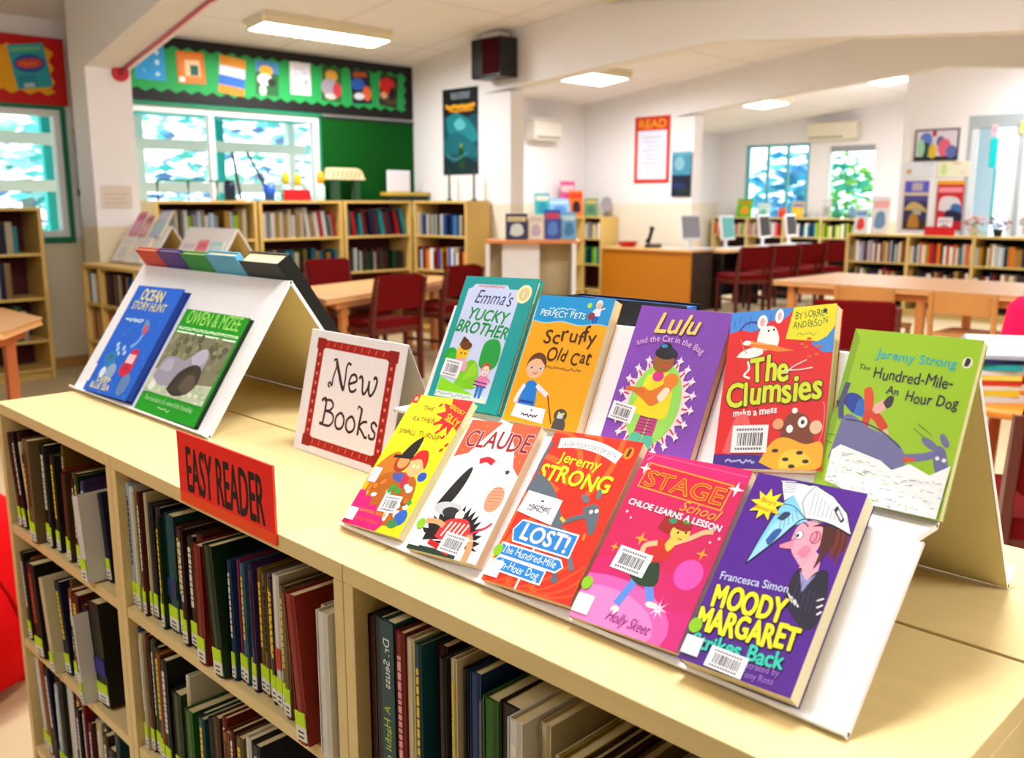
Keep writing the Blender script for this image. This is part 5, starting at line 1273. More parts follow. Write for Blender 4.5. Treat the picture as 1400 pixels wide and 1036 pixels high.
def make_chair(frame_c='58140C', pad='640A0C', ht=.80):
    t = thing('upholstered_chair', 'x', 'chair')
    fm = mat(frame_c, 'wood'); pm = mat(pad, 'fabric')
    f = MB(); f.rbox(-.22, -.21, .42, .22, .23, .475, .02, pm, 'y'); f.build('seat', t, bevel=.008)
    M = Matrix.Translation((0, -.215, .56)) @ Matrix.Rotation(math.radians(9), 4, 'X')
    f = MB(); f.rbox(-.205, -.02, 0, .205, .025, ht - .56, .025, pm, 'y', M=M); f.build('backrest', t, bevel=.008)
    for s in (-1, 1):
        f = MB(); f.prism([(-.23, 0), (-.195, 0), (-.18, .44), (-.215, .60), (-.262, ht - .02), (-.285, ht - .02), (-.25, .58), (-.225, .42)], s * .228 - .014, s * .228 + .014, 'x', fm); f.build('leg', t, bevel=.003)
        f = MB(); f.box(s * .228 - .014, .195, 0, s * .228 + .014, .228, .42, fm); f.build('leg', t, bevel=.003)
    f = MB(); f.box(-.214, -.21, .375, .214, -.19, .42, fm); f.box(-.214, .20, .375, .214, .222, .42, fm); f.box(-.236, -.19, .375, -.222, .2, .42, fm); f.box(.222, -.19, .375, .236, .2, .42, fm); f.build('seat_rail', t)
    for x in (-.236, .222):
        f = MB(); f.box(x, -.18, .17, x + .014, .2, .195, fm); f.build('stretcher', t)
    return t
chair0 = make_chair(); first = [True]
def chair(x, y, rz, label, group):
    o = chair0 if first[0] else copy_tree(chair0)
    first[0] = False
    o.location = (x, y, 0); o.rotation_euler = (0, 0, math.radians(rz)); o['label'] = label; o['group'] = group
    return o
table('angular wooden reading table in front of the back wall bookcases', [(3.67, 5.51), (4.95, 6.0), (5.72, 6.42), (5.45, 6.85), (4.0, 6.45)], .65, (4.7, 6.2), [(3.95, 5.72), (4.15, 6.30), (5.30, 6.64), (5.42, 6.42)], apron=.05)
G = 'red chairs around the angular reading table'
chair(4.20, 5.62, 2, 'dark red chair with its back to us, left of two near the white sign card', G)
chair(5.18, 6.22 - .18, 8, 'dark red chair with its back to us, right of two near the teal bordered book', G)
chair(4.08, 6.84, 176, 'red chair on the far side of the reading table, left of two', G)
chair(4.90, 7.10, 176, 'red chair on the far side of the reading table, right of two', G)
G = 'red chairs in a row along the computer desk'
for i, (x, l) in enumerate([(9.84, 'first from the left'), (10.46, 'second from the left'), (11.12, 'third from the left'), (11.78, 'fourth, furthest right')]):
    chair(x, 5.92, -26, 'dark red chair at the computer desk, ' + l, G)
# right hand reading table with wooden chairs
table('long pale wooden reading table in front of the right hand bookcase', [(6.62, 1.5), (7.75, 1.5), (7.75, 3.72), (6.62, 3.72)], .72, (7.2, 2.6), [(6.72, 3.6), (7.65, 3.6), (6.72, 2.6), (7.65, 2.6), (6.72, 1.6), (7.65, 1.6)])
def wood_chair(label, x, y, rz):
    t = thing('wooden_chair', label, 'chair', (x, y, 0), math.radians(rz), 'wooden chairs at the long reading table')
    w = mat('C98A48', 'wood')
    f = MB(); f.box(-.2, -.2, .42, .2, .2, .445, w); f.build('seat', t, bevel=.006)
    f = MB(); f.prism([(-.19, .58), (.19, .58), (.19, .70), (.14, .725), (-.14, .725), (-.19, .70)], -.2, -.18, 'y', w); f.build('backrest', t, bevel=.003)
    for s in (-1, 1):
        f = MB(); f.prism([(-.215, 0), (-.18, 0), (-.175, .44), (-.20, .72), (-.225, .72), (-.205, .44)], s * .205 - .014, s * .205 + .014, 'x', w); f.build('leg', t, bevel=.003)
        f = MB(); f.box(s * .18 - .016, .16, 0, s * .18 + .016, .19, .419, w); f.build('leg', t, bevel=.003)
wood_chair('wooden chair pushed under the long table, left of two, behind the red chair', 6.72, 2.93, -90)
wood_chair('wooden chair pushed under the long table, right of two', 6.72, 2.25, -90)
chair(5.02, 2.30, -68, 'red chair seen just above the lime green book', 'single red chair before the long table')
# round table with piled books, and the dark chair beside it
t = thing('round_table', 'round orange wooden table behind the lime green book, piled with books', 'table', (3.86, 1.02, 0))
f = MB(); f.lathe([(.0, 0), (.43, 0), (.45, .012), (.45, .028), (.43, .035), (0, .035)], (0, 0, .585), mat('E08A28', 'woodx'), 36); f.build('tabletop', t)
for k in range(4):
    f = MB(); a = math.radians(45 + 90 * k); f.tube([(.34 * math.cos(a), .34 * math.sin(a), 0), (.30 * math.cos(a), .30 * math.sin(a), .584)], .024, mat('A8521C', 'wood'), 10); f.build('leg', t)
z = .6205
for i, (c, w, h, th, rz, lb) in enumerate([('D8DCE0', .26, .20, .022, 4, 'grey-white'), ('E8C832', .25, .19, .020, -6, 'yellow'), ('E8E4D8', .24, .19, .016, 8, 'cream'), ('D83C28', .24, .18, .020, 2, 'red'), ('F0E060', .25, .19, .018, -4, 'pale yellow'), ('E6E6EA', .25, .19, .018, 3, 'white'), ('28A8B0', .27, .20, .022, -8, 'turquoise'), ('20306C', .28, .20, .020, 5, 'navy')]):
    b = thing('book', lb + ' book lying in the pile on the round table', 'book', (3.62, 1.16, z), math.radians(rz + 40), 'books piled on the round table')
    f = MB(); cm_ = mat(c, 'gloss'); f.box(-w / 2, -h / 2, 0, w / 2, h / 2, .0015, cm_); f.box(-w / 2, -h / 2, th - .0015, w / 2, h / 2, th, cm_); f.box(-w / 2, -h / 2, .0015, -w / 2 + .0015, h / 2, th - .0015, cm_); f.build('cover', b)
    f = MB(); f.box(-w / 2 + .0016, -h / 2 + .003, .0016, w / 2 - .003, h / 2 - .003, th - .0016, mat('E8DCB8', 'pages')); f.build('pages', b)
    z += th + .0006
b = thing('magazine', 'white magazine with curled pages on top of the pile on the round table', 'magazine', (3.66, 1.12, z), math.radians(30), None)
f = MB()
for i in range(5):
    zz = .004 * i; f.prism([(-.17, zz), (-.10, zz + .02 + .004 * i), (0, zz + .028 + .005 * i), (.10, zz + .014), (.17, zz + .001), (.17, zz + .0016), (.10, zz + .0146), (0, zz + .0288 + .005 * i), (-.10, zz + .0208 + .004 * i), (-.17, zz + .0008)], -.12, .12, 'y', mat(['C4CCE8', 'E8ECF4', 'D4DAF0', 'F0F2F8', 'F4F6FA'][i], 'paper'))
f.build('page_sheets', b)
b = thing('pencil_case', 'bright pink-red bag at the right edge on the round table', 'bag', (4.06, 1.16, .6205), math.radians(20))
f = MB(); f.lathe([(.05, 0), (.10, .01), (.115, .08), (.105, .2), (.085, .30), (.04, .335)], (0, 0, 0), mat('E01448', 'fabric'), 20, .75); f.build('body', b)
f = MB(); f.tube([(-.05, 0, .33), (-.03, 0, .38), (.03, 0, .38), (.05, 0, .33)], .008, mat('B01038', 'fabric'), 8); f.build('handle', b)
t = copy_tree(chair0); t.name = 'upholstered_chair'; t.location = (2.96, .66, 0); t.rotation_euler = (0, 0, math.radians(-62)); t['label'] = 'dark red chair at the right edge beside the round table'; t['group'] = 'chairs at the round table'
# left edge table
table('reading table at the left edge in front of the left bookcase', [(.5, 4.9), (1.42, 4.95), (1.76, 5.42), (1.76, 6.1), (.5, 6.1)], .70, (1.1, 5.5), [(.62, 5.05), (1.62, 5.55), (1.62, 6.0), (.62, 6.0)], wood='C86A34')

# ------------------------------------------------------------------ red beanbag
b = thing('beanbag', 'big red beanbag on the floor beyond the left end of the bookcase', 'beanbag', (.42, 3.02, 0))
prof = [(.0, 0), (.40, .0), (.52, .05), (.56, .16), (.52, .30), (.44, .40), (.34, .50), (.22, .58), (.10, .63), (.0, .64)]
f = MB(); nseg = 40
i0 = 0; rm = mat('D0080E', 'fabric')
for rr, zz in prof:
    for j in range(nseg):
        a = 2 * math.pi * j / nseg; w = 1 + .05 * math.sin(3 * a + zz * 6) + .03 * math.sin(7 * a + zz * 14)
        f.v.append((rr * w * math.cos(a), rr * w * math.sin(a), zz * (1 + .05 * math.sin(2 * a))))
for i in range(len(prof) - 1):
    for j in range(nseg):
        a, c = i * nseg + j, i * nseg + (j + 1) % nseg
        f.f.append((a, c, c + nseg, a + nseg)); f.fm.append(f.mi(rm)); f.smooth.append(True)
f.build('body', b)
f = MB()
for k in range(5):
    a = 2 * math.pi * k / 5 + .3; pts = []
    for rr, zz in prof[1:]:
        w = 1 + .05 * math.sin(3 * a + zz * 6) + .03 * math.sin(7 * a + zz * 14); pts.append((rr * w * math.cos(a), rr * w * math.sin(a), zz * (1 + .05 * math.sin(2 * a))))
    f.tube(pts, .006, mat('A00608', 'fabric'), 6)
f.build('seam', b)
f = MB(); f.lathe([(.05, 0), (.06, .01), (.03, .03), (.0, .032)], (0, 0, .635), rm, 14); f.build('top_cap', b)

# ------------------------------------------------------------------ kiosk counter near the middle pillar
K = thing('display_counter', 'white display counter with a wooden top before the middle pillar', 'counter', (5.92, 5.66, 0), math.radians(-45))
wm = mat('EDEAEC', 'paint'); 
f = MB(); f.box(-.41, -.2, .975, .41, .22, 1.0, mat('D9853C', 'woodx')); f.build('countertop', K, bevel=.004)
for x0, x1 in ((-.41, -.375), (.33, .365)):
    f = MB(); f.box(x0, -.2, 0, x1, .22, .9745, wm); f.build('side_panel', K)
f = MB(); f.box(-.27, -.06, 0, .055, -.03, .9745, wm); f.build('front_panel', K)
f = MB(); f.box(-.3745, .19, .2, .3295, .21, .9745, mat('D8C08C', 'wood')); f.build('back_panel', K)
f = MB(); f.box(-.27, -.03, .5, -.24, .19, .9745, wm); f.build('divider', K)
KW = Matrix.Translation((5.92, 5.66, 0)) @ Matrix.Rotation(math.radians(-45), 4, 'Z')
f = MB(); f.rbox(.07, -.12, .002, .32, .15, .50, .03, mat('141012', 'plastic'), 'z'); b = f.build('waste_bin', None, M=KW); tag(b, 'black bin in the open bay of the white counter', 'bin')
def standing(label, Mx, w, h, t, cols, lean=14, cat='book', name='picture_book'):
    M = Mx @ Matrix.Rotation(math.radians(90 - lean), 4, 'X')
    return paperback(label, M.translation, M.to_3x3() @ Vector((1, 0, 0)), M.to_3x3() @ Vector((0, 1, 0)), w, h, t, 0, soft_cover(*cols), board=cols[0], hard=True, white=False, dot=False, name=name)
for label, x, y, w, h, cols, ln, dz in [
    ('navy edged book with a pale picture on the white counter, leftmost of four', -.24, -.02, .19, .23, ('1A1E50', 'D8C890', 'C8D0C8'), 18, 0),
    ('cream book on the white counter, second of four', -.04, .0, .13, .22, ('E4D8C8', 'C8B8B0', 'B8A8C0'), 15, 0),
    ('blue book with a red top on the white counter, third of four', .10, .03, .14, .26, ('2038A0', 'D01C24', '4878D0'), 12, 0),
    ('sky blue picture book on the white counter, right of four', .25, .04, .13, .24, ('60A8D0', 'C8E4F0', '3078B0'), 16, 0)]:
    standing(label, KW @ Matrix.Translation((x, y, 1.0008)), w, h, .012, cols, ln)

# ------------------------------------------------------------------ circulation desk and computer desk
D = thing('circulation_desk', 'orange wooden library desk with a plain front panel', 'desk', (9.46, 7.82, 0))
om = mat('B87006', 'woodx')
f = MB(); f.box(-.03, 0, .725, .50, -1.43, .75, mat('E2B070', 'woodx')); f.build('desktop', D, bevel=.004)
f = MB(); f.box(0, -.02, .03, .022, -1.40, .7245, om); f.build('front_panel', D)
for y in (-.02, -1.38):
    f = MB(); f.box(.0225, y, 0, .47, y - .022, .7245, om if y > -1 else mat('2A1410', 'wood')); f.build('side_panel', D)
D2 = thing('computer_desk', 'long computer desk behind the row of red chairs', 'desk', (10.22, 6.30, 0))
f = MB(); f.box(-.20, 0, .70, 2.45, .49, .728, mat('DCA868', 'woodx')); f.build('desktop', D2, bevel=.004)
f = MB(); f.box(-.18, .44, .1, 2.43, .46, .6995, mat('1C1214', 'wood')); f.build('modesty_panel', D2)
for x in (-.18, .7, 1.55, 2.40):
    f = MB(); f.box(x, .05, 0, x + .025, .435, .6995, mat('1E1414', 'wood')); f.build('side_panel', D2)
def computer(label, x, y, rz, screen, case_, z=.7285):
    t = thing('computer', label, 'computer', (x, y, z), math.radians(rz), 'computers on the desks')
    cm_ = mat(case_, 'plastic')
    f = MB(); f.rbox(-.12, -.09, 0, .12, .09, .015, .02, cm_, 'z'); f.build('base', t)
    f = MB(); f.box(-.025, .02, .0155, .025, .045, .16, cm_); f.build('stand', t)
    M = Matrix.Translation((0, 0, .11)) @ Matrix.Rotation(math.radians(-8), 4, 'X')
    f = MB(); f.box(-.18, -.02, 0, .18, .015, .31, cm_, M); f.build('monitor', t, bevel=.006)
    f = MB(); f.box(-.158, -.0225, .026, .158, -.0205, .286, mat(screen, 'gloss', .3), M); f.build('screen', t)
    f = MB(); f.box(-.19, -.24, 0, .19, -.11, .018, mat('C8CCD4', 'plastic')); f.build('keyboard', t, bevel=.004)
    return t
computer('computer with a dim grey screen at the left end of the desks', 9.74, 6.62, -6, '8C8C94', 'D8DCE4', .7505)
computer('computer with a teal screen, second from the left', 10.58, 6.62, 6, '4FA8A8', 'DCE0E6')
computer('computer with a black screen, third from the left', 11.50, 6.62, 6, '10141C', 'E4E8EE')
computer('computer with a black screen, fourth, furthest right', 12.22, 6.62, 6, '10141C', 'E4E8EE')
t = thing('desk_phone', 'black telephone on the orange library desk', 'telephone', (9.70, 7.16, .7505), math.radians(-60))
bk_ = mat('101012', 'plastic')
f = MB(); f.prism([(-.09, 0), (.09, 0), (.09, .05), (-.09, .02)], -.1, .1, 'x', bk_); f.build('base', t)
f = MB(); f.tube([(-.08, .02, .06), (-.05, .03, .12), (-.03, .04, .20), (-.02, .03, .26)], .03, bk_, 10, taper=[1.2, .8, .8, 1.2]); f.build('handset', t)
t = thing('desk_tray', 'red tray on the left end of the orange library desk', 'tray', (9.68, 7.55, .7505))
f = MB(); f.lathe([(.09, 0), (.13, .06), (.135, .065), (.12, .06), (.085, .006), (0, .006)], (0, 0, 0), mat('C80C20', 'plastic'), 20); f.build('body', t)
f = MB(); f.rbox(-.08, -.11, 0, .08, .11, .012, .01, mat('E8E8F0', 'paper'), 'z'); b = f.build('paper_pile', None, loc=(9.66, 6.85, .7505), rz=.2); tag(b, 'pile of white papers on the orange library desk', 'paper')
t = thing('desk_fan', 'grey fan-shaped ornament on the cupboard left of the library desk', 'ornament', (9.85, 8.06, 1.1305))
f = MB(); f.lathe([(.04, 0), (.04, .01), (.008, .03), (.006, .10)], (0, 0, 0), mat('606068', 'plastic'), 12); f.build('base', t)
f = MB(); M = Matrix.Translation((0, 0, .16)) @ Matrix.Rotation(.5, 4, 'Z')
f.prism([(.075 * math.cos(a * .393), .10 * math.sin(a * .393)) for a in range(16)], -.01, .01, 'x', mat('9A98A0', 'plastic'), M); f.build('head', t)
# wooden cupboard beside the alcove shelf
bookcase('maple bookcase in the alcove behind the white counter, against the side wall', (9.64, 8.54, 0), 0, .58, .34, [.84, .50, .16], 1.13, wood='E0C070', back=BKB, t=.03)
far((9.64, 8.54 - .032, .8405), 0, .515, ['white', 'magenta', 'pale blue', 'grey', 'cream', 'mustard', 'dark red', 'orange'], 14, 'on the top shelf in the alcove', 'books in the alcove', 160, hmin=.18, hmax=.23)
far((9.64, 8.54 - .032, .5005), 0, .515, ['teal', 'blue', 'navy', 'green', 'lime', 'white'], 12, 'on the second shelf in the alcove', 'books in the alcove', 161, hmin=.18, hmax=.24)
bookcase('maple bookcase along the alcove back wall, mostly hidden by the white counter', (8.05, 8.22, 0), HP, 1.55, .34, [.84, .50, .16], 1.13, wood='E0C070', back=BKB, t=.03, inner=(.78,))
for label, x, y, z, rz, w, h, cols, ln in [
    ('teal figure book standing in the alcove, leftmost on the bookcase top', 8.72, 8.30, 1.131, -25, .20, .30, ('2C9CA8', 'E8C8B0', '1C7C94'), 8),
    ('pale blue picture book lying back in the alcove beside the teal one', 9.00, 8.32, 1.131, -25, .30, .24, ('78A8D8', 'B8D0EC', '4880C0'), 16),
    ('red and orange picture book standing in the alcove, tallest on the bookcase top', 9.42, 8.34, 1.131, -30, .19, .34, ('E8701C', 'D82018', '301820'), 6),
    ('pink topped picture book standing behind the orange one in the alcove', 9.36, 8.44, 1.131, -30, .20, .46, ('E0508C', 'F0C8CC', 'D83C70'), 5),
    ('green picture book standing at the right of the alcove bookcase top', 9.72, 8.34, 1.131, -50, .18, .24, ('5C8C4C', 'C8B060', '386C58'), 10)]:
    standing(label, Matrix.Translation((x, y, z)) @ Matrix.Rotation(math.radians(rz), 4, 'Z'), w, h, .014, cols, ln)

# ------------------------------------------------------------------ far bookcase under the gable window
bookcase('long low bookcase under the gable window, behind the computers', (14.55, 9.45, 0), 0, 2.75, .34, [.74, .42, .1], 1.055, wood='E2C888', back='241418', t=.03, inner=(.70, 1.40, 2.08))
far((14.55, 9.45 - .04, .7405), 0, .63, ['pink', 'white', 'red', 'lime', 'cream', 'yellow'], 16, 'on the gable bookcase behind the grey screen', 'books under the gable window', 170, hmin=.18, hmax=.24)
far((14.55, 9.45 - .73, .7405), 0, .62, ['white', 'cream', 'red', 'grey', 'pink'], 16, 'on the gable bookcase between the teal and black screens', 'books under the gable window', 171, hmin=.18, hmax=.24)
far((14.55, 9.45 - 1.43, .7405), 0, .60, ['navy', 'blue', 'lime', 'white', 'teal'], 16, 'on the gable bookcase behind the two black screens', 'books under the gable window', 172, hmin=.18, hmax=.24)
far((14.55, 9.45 - 2.11, .7405), 0, .58, ['white', 'cream', 'lime', 'black', 'maroon'], 14, 'at the right end of the gable bookcase', 'books under the gable window', 173, hmin=.18, hmax=.24)
far((14.55, 9.45 - 2.11, .4205), 0, .58, ['red', 'white', 'maroon', 'black', 'dark red'], 12, 'on the lower right of the gable bookcase', 'books under the gable window', 174, hmin=.18, hmax=.24)
XW = lambda x, y, z: Matrix.Translation((x, y, z)) @ Matrix.Rotation(math.radians(-90), 4, 'Z')
for label, y, w, h, cols in [
    ('green book with an orange picture on the gable bookcase, left of the row', 9.02, .30, .32, ('50C020', 'D89020', 'E8A020')),
    ('white book with turquoise drawing on the gable bookcase', 8.62, .24, .24, ('E8F4F0', 'A0D8D0', '70C8B8')),
    ('red flower-like toy book on the gable bookcase', 8.20, .14, .16, ('E85038', 'F07050', 'E03020')),
    ('blue and yellow book on the gable bookcase left of the door', 7.96, .22, .26, ('E8B82C', '2070D0', 'F0C840')),
    ('grey and white book on the gable bookcase before the door jamb', 7.42, .16, .30, ('B8B8B4', 'D0D0CC', '989890'))]:
    standing(label, XW(14.66, y, 1.056), w, h, .015, cols, 10)
for label, y, c in [('small dark green vase on the gable bookcase before the glazed door', 7.18, '2C8C6C'), ('small blue-grey vase on the gable bookcase right of the green one', 6.92, '6890A8')]:
    t = thing('vase', label, 'vase', (14.72, y, 1.0555), 0, 'vases on the gable bookcase')
    f = MB(); f.lathe([(.04, 0), (.065, .05), (.06, .11), (.03, .16), (.035, .19)], (0, 0, 0), mat(c, 'gloss'), 16); f.build('body', t)
    f = MB(); f.lathe([(.036, .0), (.04, .008), (.036, .014)], (0, 0, .1905), mat('3C6458', 'gloss'), 16); f.build('rim', t)
# ------------------------------------------------------------------ right hand bookcase
bookcase('low wide bookcase before the right wall, with three bays', (11.0, 5.22, 0), 0, 3.05, .34, [.62, .30, .08], .945, wood='DDBF74', back='17100E', t=.035, inner=(.75, 1.48, 2.22))
RB = ['white', 'cream', 'grey', 'pale blue', 'dark red', 'tan', 'lime', 'mustard', 'black', 'orange', 'white', 'lilac']
for i, (y, L, q, lst) in enumerate([(.04, .69, 'left', RB), (.77, .69, 'middle', ['orange', 'pink', 'dark red', 'mustard', 'white', 'pale blue', 'red', 'cream', 'black', 'white']), (1.50, .70, 'right', ['orange', 'mustard', 'cream', 'tan', 'white', 'navy', 'lilac', 'pale blue', 'white']), (2.24, .70, 'far right', ['lilac', 'white', 'black', 'pale blue', 'navy'])]):
    far((11.0, 5.22 - y, .6205), 0, L, lst, 26, 'on the top shelf of the right wall bookcase, ' + q + ' bay', 'books on the right wall bookcase', 180 + i, hmin=.19, hmax=.25, tmin=.02, tmax=.042)
    far((11.0, 5.22 - y, .3005), 0, L, ['black', 'dark red', 'white', 'charcoal', 'tan', 'navy'], 16, 'on the second shelf of the right wall bookcase, ' + q + ' bay', 'books on the right wall bookcase', 190 + i, hmin=.18, hmax=.25)
tag(far_books.build('books'), 'small far books in rows on the back, alcove, gable and right wall bookcases', 'books', kind='stuff')
def shelf_sign(label, M, w, h):
    t = thing('shelf_sign', label, 'sign', M=M)
    f = MB(); f.box(0, 0, 0, w, h, .004, mat('D40C14', 'paper')); f.build('card', t)
    f = MB(); f.box(w * .1, 0, -.04, w * .9, .006, -.0005, mat('C00A12', 'plastic')); f.build('foot', t)
shelf_sign('plain red sign standing on the back wall bookcase', frame((4.56, 7.46, 1.3355), (1, 0, 0), (0, .12, 1)), .29, .10)
shelf_sign('plain red sign standing on the right wall bookcase', frame((11.02, 4.30, .9455), (0, -1, 0), (.12, 0, 1)), .34, .10)
for label, y, x, w, h, cols in [
    ('white book with a blue top standing at the left end of the right wall bookcase', 5.19, 11.12, .16, .30, ('DCE8F0', '2090D8', 'E03028')),
    ('white and pink book standing second on the right wall bookcase', 5.00, 11.14, .22, .44, ('E8E4EC', 'F0A8A8', '6890C0')),
    ('pale book with grey figure behind the red sign on the right wall bookcase', 4.22, 11.18, .16, .20, ('E4E4EC', 'B0B4C8', '8C90A8'))]:
    standing(label, XW(x, y, .9458), w, h, .014, cols, 8)
def potted(label, y, hexes, pot, seed, s=.12):
    t = thing('potted_plant', label, 'plant', (11.16, y, .9455), 0, 'plants on the right wall bookcase')
    f = MB(); f.lathe([(.04, 0), (.055, .07), (.06, .08), (.05, .08), (0, .07)], (0, 0, 0), mat(pot, 'plastic'), 16); f.build('pot', t)
    leafy('x', 0, s, 110, hexes, seed, .8, .03).build('foliage', t, loc=(0, 0, .15))
potted('pink and green flowers on the right wall bookcase, left of the dark ones', 3.80, ['E89088', '4C7C40', 'D8605C', '88A060'], 'D8D8DC', 5)
potted('dark red-brown plant on the right wall bookcase before the door', 3.55, ['7A2818', '2A1C28', 'A85030', '3C1C20'], '20202C', 6, .13)
potted('orange and green plant at the right end of the right wall bookcase', 3.22, ['D08050', '4C8C6C', 'B06838', '7CA080'], 'C0D0CC', 7)
# ------------------------------------------------------------------ things on the back wall bookcases
def rack():
    t = thing('wire_rack', 'dark green wire rack on the back wall bookcase before the window', 'rack', (3.45, 7.58, 1.336))
    g = mat('0E6C50', 'plastic')
    for x in (0, .27, .53):
        f = MB(); f.tube([(x, 0, 0), (x, 0, .15), (x + .02, 0, .17)], .012, g); f.build('post', t)
    f = MB(); f.tube([(0, 0, .165), (.55, 0, .165)], .008, g); f.build('rail', t)
rack()
t = thing('dark_bottle', 'dark blue-black bottle on the back wall bookcase beside the wire rack', 'bottle', (4.10, 7.58, 1.3355))
f = MB(); f.lathe([(.045, 0), (.05, .01), (.05, .13), (.045, .15)], (0, 0, 0), mat('10243C', 'plastic'), 16); f.build('body', t)
f = MB(); f.lathe([(.04, .15), (.04, .175)], (0, 0, .0005), mat('0A141C', 'plastic'), 14); f.build('lid', t)
t = thing('brush_pot', 'tall dark brush standing against the window left of the blue cup', 'brush', (4.22, 7.66, 1.3355))
f = MB(); f.tube([(.05, .04, 0), (.0, .06, .42)], .014, mat('202428', 'plastic')); f.build('handle', t)
f = MB(); f.lathe([(.05, 0), (.055, .02)], (.05, .04, 0), mat('D0D4D8', 'plastic'), 14); f.build('base', t)
t = thing('cup', 'blue cup holding a leaning black rod on the back wall bookcase', 'cup', (4.50, 7.60, 1.3355))
f = MB(); f.lathe([(.045, 0), (.055, .14), (.05, .14), (.04, .01), (0, .01)], (0, 0, 0), mat('1854C0', 'plastic'), 18); f.build('body', t)
b = thing('rod', 'long black rod leaning out of the blue cup', 'rod', (4.50, 7.60, 1.348))
f = MB(); f.tube([(.02, 0, .004), (-.16, .05, .38)], .013, mat('101614', 'plastic')); f.build('shaft', b)
f = MB(); f.tube([(-.16, .05, .38), (-.175, .054, .41)], .015, mat('0C2A1C', 'plastic')); f.build('tip', b)
t = thing('cup', 'small turquoise tub right of the blue cup', 'tub', (4.64, 7.56, 1.3355))
f = MB(); f.lathe([(.04, 0), (.05, .10), (.045, .10), (.035, .01), (0, .01)], (0, 0, 0), mat('20B898', 'plastic'), 16); f.build('body', t)
for i, (x, h) in enumerate([(4.72, .24), (4.85, .22), (5.10, .26)]):
    t = thing('bottle', ['clear bottle with a yellow top, left of three', 'clear bottle with a smaller yellow top, middle of three', 'clear bottle with an orange top, right of three'][i] + ' on the back wall bookcase', 'bottle', (x, 7.68, 1.3355), 0, 'yellow topped bottles')
    f = MB(); f.lathe([(.035, 0), (.04, .02), (.04, h * .5), (.02, h * .62)], (0, 0, 0), mat('B8ECE4', 'plastic'), 16); f.build('body', t)
    f = MB(); f.lathe([(.022, 0), (.034, .01), (.034, .08), (.018, .11)], (0, 0, h * .621), mat('F0BE18' if i < 2 else 'F0A018', 'plastic'), 16); f.build('cap', t)
t = thing('paper_model', 'cream patterned paper model on the dark panel side of the bookcase top', 'model', (5.22, 7.62, 1.3355))
for x in (0, .24):
    f = MB(); f.box(x, 0, 0, x + .06, .08, .2, mat('20442C', 'paper')); f.build('base', t)
f = MB(); f.prism([(-.06, .2), (.36, .2), (.32, .29), (.26, .31), (-.04, .31)], 0, .09, 'y', mat('E4D4A8', 'paper'))
for i in range(7): f.prism([(-.03 + i * .05, .215), (0 + i * .05, .285), (.012 + i * .05, .285), (-.018 + i * .05, .215)], -.002, -.0002, 'y', mat('8C6C50', 'paper'))
f.build('patterned_top', t)
t = thing('display_board', 'small white board on a yellow wooden base before the dark panel', 'board', (5.84, 7.60, 1.3355))
f = MB(); f.box(-.02, -.06, 0, .48, .1, .05, mat('14201C', 'plastic')); f.build('base', t)
f = MB(); f.box(-.02, -.06, .0505, .50, .1, .085, mat('C8A838', 'wood')); f.build('shelf_slab', t)
f = MB(); f.box(0, 0, .0855, .29, .02, .30, mat('E6E4F0', 'paper')); f.build('panel', t, bevel=.008)
for i, (x, y, lb) in enumerate([(6.22, 6.98, 'left'), (6.22, 6.74, 'right')]):
    t = thing('candlestick', 'thin black stick standing on the turned bookcase, ' + lb + ' of two', 'stick', (x, y + .12 * (1 - i), 1.3355), 0, 'black sticks on the turned bookcase')
    f = MB(); f.lathe([(.03, 0), (.03, .01), (.012, .02), (.010, .26), (.006, .27)], (0, 0, 0), mat('121816', 'plastic'), 12); f.build('shaft', t)
    f = MB(); f.lathe([(.012, 0), (.012, .02)], (0, 0, .2705), mat('2C3834', 'plastic'), 10); f.build('tip', t)
# ------------------------------------------------------------------ noticeboards and posters
def board(label, x0, x1, z0, z1, y, hex_bg, hex_border, cards, zig=.055, cat='noticeboard'):
    w, h = x1 - x0, z1 - z0
    t = thing('noticeboard', label, cat, M=frame((x0, y, z0), (1, 0, 0), (0, 0, 1)))
    f = MB(); f.box(0, 0, -.018, w, h, 0, mat(hex_border, 'paper')); f.build('backing_board', t)
    mb = MB(); zz = .0006; n = max(4, int(w / .07)); pts = []; b = .085
    for i in range(n + 1): pts.append((b + (w - 2 * b) * i / n, b * .8 + (zig if i % 2 else 0) * .6))
    m_ = max(3, int(h / .07))
    for i in range(1, m_): pts.append((w - b - (zig if i % 2 else 0) * .6, b * .8 + (h - 1.6 * b) * i / m_))
    for i in range(n, -1, -1): pts.append((b + (w - 2 * b) * i / n, h - b * .8 - (zig if i % 2 else 0) * .6))
    for i in range(m_ - 1, 0, -1): pts.append((b + (zig if i % 2 else 0) * .6, b * .8 + (h - 1.6 * b) * i / m_))
    mb.face([(p[0], p[1], zz) for p in pts], mat(hex_bg, 'paper')); mb.build('zigzag_paper', t)
    for (cx_, cy_, cw, ch, ang, lab, fn) in cards:
        c = thing('pinned_card', lab, 'card', M=frame((x0 + cx_, y - .0012, z0 + cy_), (math.cos(math.radians(ang)), 0, math.sin(math.radians(ang))), (-math.sin(math.radians(ang)), 0, math.cos(math.radians(ang)))))
        A = Art(cw, ch, None, kind='paper', z0=.003); fn(A); A.mb.build('printed_face', c)
        f = MB(); f.box(0, 0, 0, cw, ch, .003, mat('E8E4E0', 'paper')); f.build('card', c)
def card_fn(bg, shapes):
    def g(A):
        A.rect(0, 0, 100, 100, bg)
        for s in shapes:
            if s[0] == 'e': A.ell(*s[1:])
            elif s[0] == 'r': A.rect(*s[1:])
            else: A.text(*s[1:])
    return g
